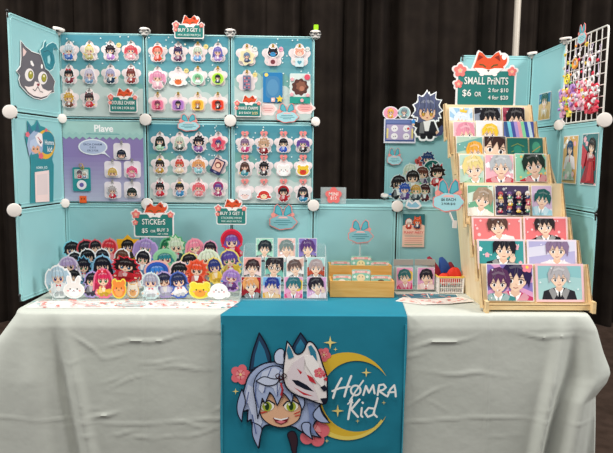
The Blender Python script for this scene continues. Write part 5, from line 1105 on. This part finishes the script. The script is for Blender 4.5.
# ---------------------------------------------------------------- stepped wooden print rack
TY = [-.385, -.33, -.275, -.222, -.165, -.112, -.063, -.022]
TP = [(480, 587, 264), (475, 578, 240), (470, 569.5, 217), (463, 562, 183), (457, 549, 154), (454, 545, 137), (448, 536, 121), (444, 531, 105)]
rk = thing('print_rack', 'tall stepped wooden rack holding rows of small prints at the right', 'display rack', Matrix.Translation((.83, -.43, 0)))
def loc(p): return (p[0]-.83, p[1]+.43, p[2])
LEAN = .22; tiers = []
tn = ['lowest', 'second', 'third', 'fourth', 'fifth', 'sixth', 'seventh', 'topmost']
for k, (y, (u0, u1, v)) in enumerate(zip(TY, TP)):
    p0, p1 = at(u0, v, y=y), at(u1, v, y=y); zt = (p0.z+p1.z)/2; h_ = [.15, .15, .15, .17, .17, .15, .15, .15][k]
    if k == 0: h_ = (zt-.022)/math.cos(LEAN)
    pl = Plane((0, y, zt), (1, 0, 0), (0, math.sin(LEAN), math.cos(LEAN)))
    tiers.append((pl, p0.x, p1.x, h_, zt))
    cx = (p0.x+p1.x)/2; w2 = p1.x-p0.x; R3 = Matrix.Rotation(-LEAN, 3, 'X')
    s = MB(); c = Vector((cx, y, zt))-pl.U*(h_/2)-pl.N*.003; s.box(loc(c), (w2-.008, .005, h_), R3); tr_ = s.build('tier_board', PINE2, rk)
    s = MB(); c = Vector((cx, y, zt))-pl.U*(h_-.003)+pl.N*.010; s.box(loc(c), (w2-.008, .026, .006), R3); s.build('ledge', PINE, tr_)
    for q_ in (-1, 1):  # leaning side cheek
        O = Vector((p0.x if q_ < 0 else p1.x, y, zt)); n_ = Vector((1, 0, 0))
        prof = [O-pl.N*.004, O+pl.N*.004, O-pl.U*h_+pl.N*.026, O-pl.U*(h_+.012)+pl.N*.026, O-pl.U*(h_+.012)-pl.N*.006]
        s = MB(); vs = [loc(p_-n_*.003) for p_ in prof]+[loc(p_+n_*.003) for p_ in prof]; n5 = len(prof)
        s.add(vs, [tuple(range(n5)), tuple(range(n5, 2*n5))[::-1]]+[(i, n5+i, n5+(i+1) % n5, (i+1) % n5) for i in range(n5)]); s.build('cheek', PINE, tr_)
        s = MB(); s.tube([loc(O+pl.N*.0045), loc(O-pl.U*h_+pl.N*.0265)], .0014, 5); s.build('dark_edge', EDGE, tr_)
xl0, xl7, xr0, xr7 = tiers[0][1]+.010, tiers[7][1], tiers[0][2], tiers[7][2]
ztab = [.0]+[t_[4] for t_ in tiers]
for nm, tab, sg in (('left', [.646]+[t_[1]+.004 for t_ in tiers], 1), ('right', [1.040]+[t_[2]-.004 for t_ in tiers], -1)):
    prof = [(-.435, 0), (-.10, 0), (-.075, .3), (-.012, tiers[7][4]+.004)]
    for k in range(7, -1, -1):
        zt = tiers[k][4]; prof.append((TY[k]-.002, zt+(.004 if k == 7 else -.03)))
        zn = tiers[k-1][4] if k else .03; prof.append((TY[k]-math.sin(LEAN)*min(.12, (zt-zn))-.004, zn-.02 if k else .03))
    s = MB(); vs = [loc((interp(z, list(zip(ztab, tab)))+dx, y, z)) for dx in (0, .008*sg) for y, z in prof]
    n = len(prof); s.add(vs, [tuple(range(n)), tuple(range(n, 2*n))[::-1]]+[(i, n+i, n+(i+1) % n, (i+1) % n) for i in range(n)]); s.build('side_panel', PINE2, rk)
s = MB(); s.box(loc(((xl0+xr0)/2, -.437, .016)), (xr0-xl0+.002, .010, .016)); s.build('front_rail', PINE, rk)
for xx in (xl0, xr0): s = MB(); s.box(loc((xx, -.448, .022)), (.012, .03, .044), Matrix.Rotation(.0, 3, 'Z')); s.build('foot', PINE, rk)
def tprint(k, u0, v0, u1, v1, lb, dr, off=.005):
    pl, xa, xb, h_, zt = tiers[k]; a0, b1 = pl.hit(u0, v0, off); a1, b0 = pl.hit(u1, v1, off); w2 = a1-a0; h2 = min(b1+h_-.006, max(b1-b0, .118 if k else 0)); 
    a = Art(); dr(a, w2, h2); tag(a.build('small_print', INKG, M=pl.M((a0+a1)/2, b1-h2/2, off)), lb, 'art print', 'small prints in the wooden rack')
def PO(fx=0, fy=.02, fs=.5, **k):
    pr = k.pop('pair', None)
    def f(a, w, h):
        m_ = min(w, h); portrait(a, w, h, cx=fx*w, cy=(fy-.06)*h, s=fs*h*2.15, pair=(pr[0]*w, pr[1]*h, pr[2]*h*1.5, pr[3], pr[4]) if pr else None, t=.0012, **k)
    return f
tprint(0, 486, 263.5, 534, 301.5, 'print of two purple and black haired figures, lowest rack row left', PO(.12, .05, .52, bg='#8c7ac0', bg2='#e0a0c8', hair='#2a1c48', outfit='#c83c6c', mot='rays', acc='flower', pair=(-.26, -.1, .6, '#5a3058', '#3f8c8c'), seed=41))
tprint(0, 535, 263.5, 584.5, 302, 'pink bordered print of silver-haired man with vegetables, lowest rack row right', PO(-.02, .1, .38, bg='#8fc4c8', hair='#b4b0b4', outfit='#24222a', mot='half', bg2='#a8d0d0', border='#f2c4cc', seed=42))
tprint(1, 477, 239, 525.5, 262, 'teal print of black-haired man in glasses, second rack row left', PO(.05, .12, .5, bg='#3f9c9c', hair='#1c1a24', outfit='#20202a', acc='hand', border='#f0d8dc', mot='petal', seed=43))
tprint(1, 526.5, 239.5, 577, 262, 'lavender print of mauve-haired man, second rack row right', PO(.1, .12, .5, bg='#b8b4dc', hair='#8c7494', outfit='#e8e4ec', border='#eee0ec', mot='band', seed=44))
tprint(2, 471.5, 216.5, 522, 238, 'coral print of brown-haired man, third rack row left', PO(.02, .14, .45, bg='#ea7f80', hair='#5c4038', outfit='#f0ecec', border='#f4d4d4', mot='dots', seed=45))
tprint(2, 523, 216.5, 568, 238, 'coral print of dark-haired man in black, third rack row right', PO(-.02, .14, .45, bg='#e8767a', hair='#2c2426', outfit='#1c1a1e', border='#f4d0d0', mot='dots', seed=46))
tprint(3, 467, 185, 494, 216, 'green print of pale-haired man, fourth rack row left', PO(.05, .0, .42, bg='#6fae8c', hair='#a89078', outfit='#e8e0d0', mot='band', bg2='#d8e8d8', seed=47))
tprint(3, 494.5, 185, 530, 216, 'crowded dark print of many small figures, fourth rack row middle', lambda a, w, h: (portrait(a, w, h, '#4a3c5c', '#2a2030', '#c83c5a', s=.001, t=.0012, mot='dots', seed=48), [chibi(a, -w*.36+w*.24*i+(.02*w if j % 2 else 0), -h*.42+h*.22*j, h*.26, ['#1c1a24', '#e8c8a0', '#c84a54', '#f0e8e0', '#6c4a8c'][(i*2+j) % 5], ['#c83c5a', '#27406c', '#f0c84c', '#3f8c6c'][(i+j) % 4], t=.0013, rimw=.01, rim='#3a3048', seed=i+j) for i in range(4) for j in range(3)]))
tprint(3, 531, 185.5, 552.5, 216, 'lilac print of teal bob-haired figure, fourth rack row right', PO(.0, .02, .36, bg='#d0b4d0', hair='#1f5c58', outfit='#9fd0e0', mot='petal', seed=49))
tprint(4, 459, 154.5, 484, 181, 'pale green print of blond figure, fifth rack row left', PO(.1, -.05, .5, bg='#bcd8c8', hair='#e8d48c', outfit='#5ca86c', mot='petal', seed=50))
tprint(4, 484.5, 154.5, 514, 181, 'pink blossom print of silver-haired man, fifth rack row middle', PO(.05, .02, .5, bg='#f0b4c0', hair='#b8bcc0', outfit='#c84450', mot='petal', seed=51))
tprint(4, 514.5, 153.5, 547, 181, 'mint print of black-haired man in red, fifth rack row right', PO(.1, .04, .52, bg='#8fd0b0', hair='#1d2c24', outfit='#c02c34', mot='dots', bg2='#f0c870', seed=52))
tprint(5, 456, 136, 483, 154, 'sea green print of blond figure, sixth rack row left', PO(.2, -.1, .4, bg='#b4ccb8', hair='#e8a83c', outfit='#f0dcd0', mot='band', bg2='#6fa8a0', seed=53))
tprint(5, 483.5, 136, 506, 154, 'close up print of brown-haired man, sixth rack row middle', PO(.0, -.02, .75, bg='#e4dcd8', hair='#3c2420', outfit='#2a4c5a', mot='half', seed=54))
tprint(5, 507, 138, 528, 154, 'dark green print with gold strokes, sixth rack row', lambda a, w, h: (a.slab(rect(-w/2, -h/2, w/2, h/2), '#1f6c60', .0012), [a.stroke([(-w*.3, h*y), (0, h*(y+.1)), (w*.3, h*y)], .003, '#8a9c4c') for y in (-.2, 0, .2)], a.poly(ell(0, .01, w*.2, h*.15), '#2f8c78')))
tprint(5, 529, 138, 543, 154, 'narrow deep green print at the right end, sixth rack row', lambda a, w, h: (a.slab(rect(-w/2, -h/2, w/2, h/2), '#1c5c54', .0012), a.poly(ell(0, .02, w*.3, h*.2), '#3f8c70'), a.stroke([(-w*.3, 0), (w*.3, h*.2)], .003, '#b08c3c')))
tprint(6, 453, 121.5, 475, 140, 'pale pink print with faint figure, seventh rack row left', PO(.1, .0, .45, bg='#f0b8c4', hair='#e090a4', outfit='#f4e4e4', mot='petal', seed=56))
tprint(6, 475.5, 120.5, 503, 140, 'white print of yellow-haired figure, seventh rack row middle', PO(.0, .0, .38, bg='#ece8ea', hair='#f0c83c', outfit='#27344c', mot='dots', seed=57))
def holo(a, w, h):
    a.slab(rect(-w/2, -h/2, w/2, h/2), '#5a6cb0', .0012); a.clip = (-w/2, -h/2, w/2, h/2)
    for i, c in enumerate(['#3c5c8c', '#7ad0e0', '#4a5aa8', '#b8a0e0', '#f0a8b8', '#8fe0a8', '#3f5fb0', '#c8e4f0', '#4c58a4']): x = -w/2+w*i/9; a.poly([(x, h/2), (x+w/9, h/2), (x+w*.25, -h/2), (x+w*.14, -h/2)], c)
    a.clip = None
tprint(6, 503.5, 121.5, 534, 140, 'shimmering blue violet foil print, seventh rack row right', holo)
tprint(7, 449, 107.5, 473, 124, 'light blue print of crowned figure, topmost rack row left', PO(.0, -.05, .4, bg='#9cc4e0', hair='#d8e4f0', outfit='#3c6ca8', mot='rays', acc='crown', seed=59))
tprint(7, 473.5, 107, 501, 124, 'black and white print of dark-haired figure, topmost rack row middle', PO(.1, -.02, .5, bg='#23222c', hair='#18161c', outfit='#c8ccd4', mot='band', bg2='#8c94a4', seed=60))
tprint(7, 502, 107, 525, 124, 'wine red print of black-haired figure, topmost rack row right', PO(.1, -.02, .5, bg='#8c2c44', hair='#1c161c', outfit='#23202a', mot='rays', bg2='#a84a5c', seed=61))
# small prints sign above the rack
pl = upright(-.015); a0, b0 = pl.hit(457, 103.5); a1, b1 = pl.hit(514.5, 71.5); W_, H_ = a1-a0, b1-b0
a = Art(); fox_sign(a, W_, H_+.01, [('SMALL PriNTS', 0, .72, .21, '#f6f4ee', .78), ('$6', -.34, .36, .22, '#f6f4ee', .22), ('OR', -.14, .34, .13, '#f6f4ee', .12), ('2 for $10', .22, .45, .13, '#f6f4ee', .42), ('4 for $20', .22, .24, .13, '#f6f4ee', .42)])
tag(a.build('fox_sign', INK, M=pl.M((a0+a1)/2, b0-.01, 0)), 'large green fox sign reading small prints above the wooden rack', 'sign')

# ---------------------------------------------------------------- right wing prints and straps
def wprint(u0, v0, u1, v1, lb, dr, off=.004, name='bookmark_print'):
    a0, b0 = RW.hit(u0, v1, off); a1, b1 = RW.hit(u1, v0, off); a = Art(); dr(a, a1-a0, b1-b0)
    tag(a.build(name, INKG, M=RW.M((a0+a1)/2, (b0+b1)/2, off)), lb, 'art print', 'tall prints on the right wing')
wprint(538, 91, 551.5, 121, 'tall print of teal-haired figure on the right wing top panel', lambda a, w, h: portrait(a, w, h, '#3f7fa4', '#2a5c54', '#c8a05c', s=w*.8, cy=h*.12, mot='half', bg2='#e0b87c', t=.001, seed=71))
wprint(561.5, 135, 579, 183, 'tall golden print of blue-haired dancer, left of the wing pair', lambda a, w, h: (portrait(a, w, h, '#e0b068', '#27406c', '#e8e0e4', s=w*.6, cy=h*.18, mot='petal', t=.001, seed=72, acc='long'), a.poly([(-w*.1, -h*.05), (w*.1, -h*.05), (w*.42, -h*.42), (-w*.42, -h*.42)], '#b8c8b4'), [a.poly(ell(w*(-.3+.15*i), -h*(.3+.05*(i % 2)), .012), ['#8fae98', '#e8c0c4', '#dfe4da'][i % 3]) for i in range(5)]))
wprint(580, 132.5, 599.5, 184.5, 'tall red gown print of long-haired woman, right of the wing pair', lambda a, w, h: (portrait(a, w, h, '#4a7c80', '#2a1a20', '#a8202c', s=w*.62, cx=w*.12, cy=h*.2, mot='petal', bg2='#e08c9c', t=.001, seed=73, acc='long'), a.poly([(0, h*.02), (w*.3, h*.02), (w*.42, -h*.46), (-w*.44, -h*.46), (-w*.2, -h*.2)], '#9c2430'), a.poly([(w*.05, -h*.05), (w*.2, -h*.05), (w*.2, -h*.4), (-w*.1, -h*.44)], '#c83c44'), a.poly([(-w*.44, h*.3), (-w*.1, h*.15), (-w*.3, -h*.2), (-w*.44, -h*.1)], '#c8404c')))
bunny_on(RW, 582.5, 34, 10, 24, 'teal bunny-eared sign on the top edge of the wire grid', .006)
# beaded straps
cols = [(-.150, ['#f0d040', '#e8e0d0', '#b48cd8', '#f0a8c8']), (-.118, ['#f0dc50', '#b090d0', '#f0c8d8', '#e8a0c0']), (-.086, ['#7cc46c', '#f08c3c', '#c8a0e0', '#f4e058']), (-.054, ['#f0a040', '#f4f0ec', '#c090d8', '#e890b8']), (-.022, ['#f0ecec', '#d03048', '#b08cd4', '#f4c0d0']), (.010, ['#e8e4e0', '#e83048', '#f0b0c0', '#d8a0c8']), (.042, ['#f0c850', '#f4f0f0', '#f09cb0', '#f0b8c8']), (.074, ['#f0ecec', '#d82840', '#f4c8d0', '#e8485c']), (.106, ['#f4f0ee', '#d82840', '#f0e8e8', '#c82038']), (.138, ['#e8e4e4', '#c82038', '#f4f0f0', '#e04058'])]
snm = ['yellow and lilac', 'lemon and purple', 'green, orange and lilac', 'orange and white', 'white and crimson with lilac', 'white and red with pink', 'gold and rose', 'white and rose red', 'white and scarlet', 'silver and crimson']
BEADS = {}
for j, (x, cs_) in enumerate(cols):
    rg = random.Random(100+j); top = m-.03-.035*(j % 3)-.02*(j < 2)-.05*(j == 9)
    t = thing('beaded_phone_strap', f'{snm[j]} beaded strap, {["first", "second", "third", "fourth", "fifth", "sixth", "seventh", "eighth", "ninth", "tenth"][j]} from left on the wire grid', 'strap', RW.M(1.5*m+x, 2*m+top, .006), 'beaded straps on the wire grid')
    L = top-.045-.03*rg.random(); pts = [(.004*math.sin(k*.9+j), -L*k/10, .004) for k in range(11)]
    s = MB(); s.tube(pts, .0014, 5); ring_mesh(s, (0, .004, .002), .006, .0012); s.build('cord', mat('strap_cord'+str(j % 2), ['#e8dfe4', '#d8c8dc'][j % 2], .6), t)
    def bead(kind, c, loc_, r, rz_):
        key = (kind, c)
        if key not in BEADS:
            b_ = MB()
            if kind == 0: b_.ball((0, 0, 0), 1, 8, (1, 1, .7))
            elif kind == 1: b_.prism(star(0, 0, 1.5, .75, 5), -.45, .45)
            else: b_.prism(heart(0, 0, 1.2), -.45, .45)
            o = b_.build('bead', mat('bead'+c, c, .25), t); BEADS[key] = o
        else:
            o = BEADS[key].copy(); COL.objects.link(o); o.parent = t
        o.matrix_basis = Matrix.Translation(loc_) @ Matrix.Rotation(rz_, 4, 'Z') @ Matrix.Scale(r, 4)
    y = -.016; k = 0
    while y > -L:
        dense = y < -(top-.165); c = cs_[k % 4] if dense else cs_[k % 2]
        for e in range(3 if dense else 1):
            r = rg.uniform(.007, .012) if dense else rg.uniform(.005, .008)
            ox = rg.uniform(-.012, .012) if dense else rg.uniform(-.003, .003)
            bead(rg.choice((0, 0, 1, 2)), cs_[(k+e) % 4] if dense else c, (ox, y+rg.uniform(-.007, .007), .009+.004*e), r, rg.uniform(-.5, .5))
        y -= .017 if dense else rg.uniform(.024, .055); k += 1
    if j in (1, 3, 7): s = MB(); ring_mesh(s, (.004, -.085 if j != 7 else -.06, .010), .019, .0042, n=16); s.build('loop', mat('bead'+cs_[0], cs_[0], .25), t)
    if j in (4, 8): s = MB(); ring_mesh(s, (.0, -.10, .012), .015, .0036, n=16); s.build('loop', mat('bead'+'#f4f0ee', '#f4f0ee', .25), t)
    s = MB(); s.prism(flower(0, -L-.006, .016, 5), .002, .012); s.build('pendant', mat('bead'+cs_[3], cs_[3], .25), t)
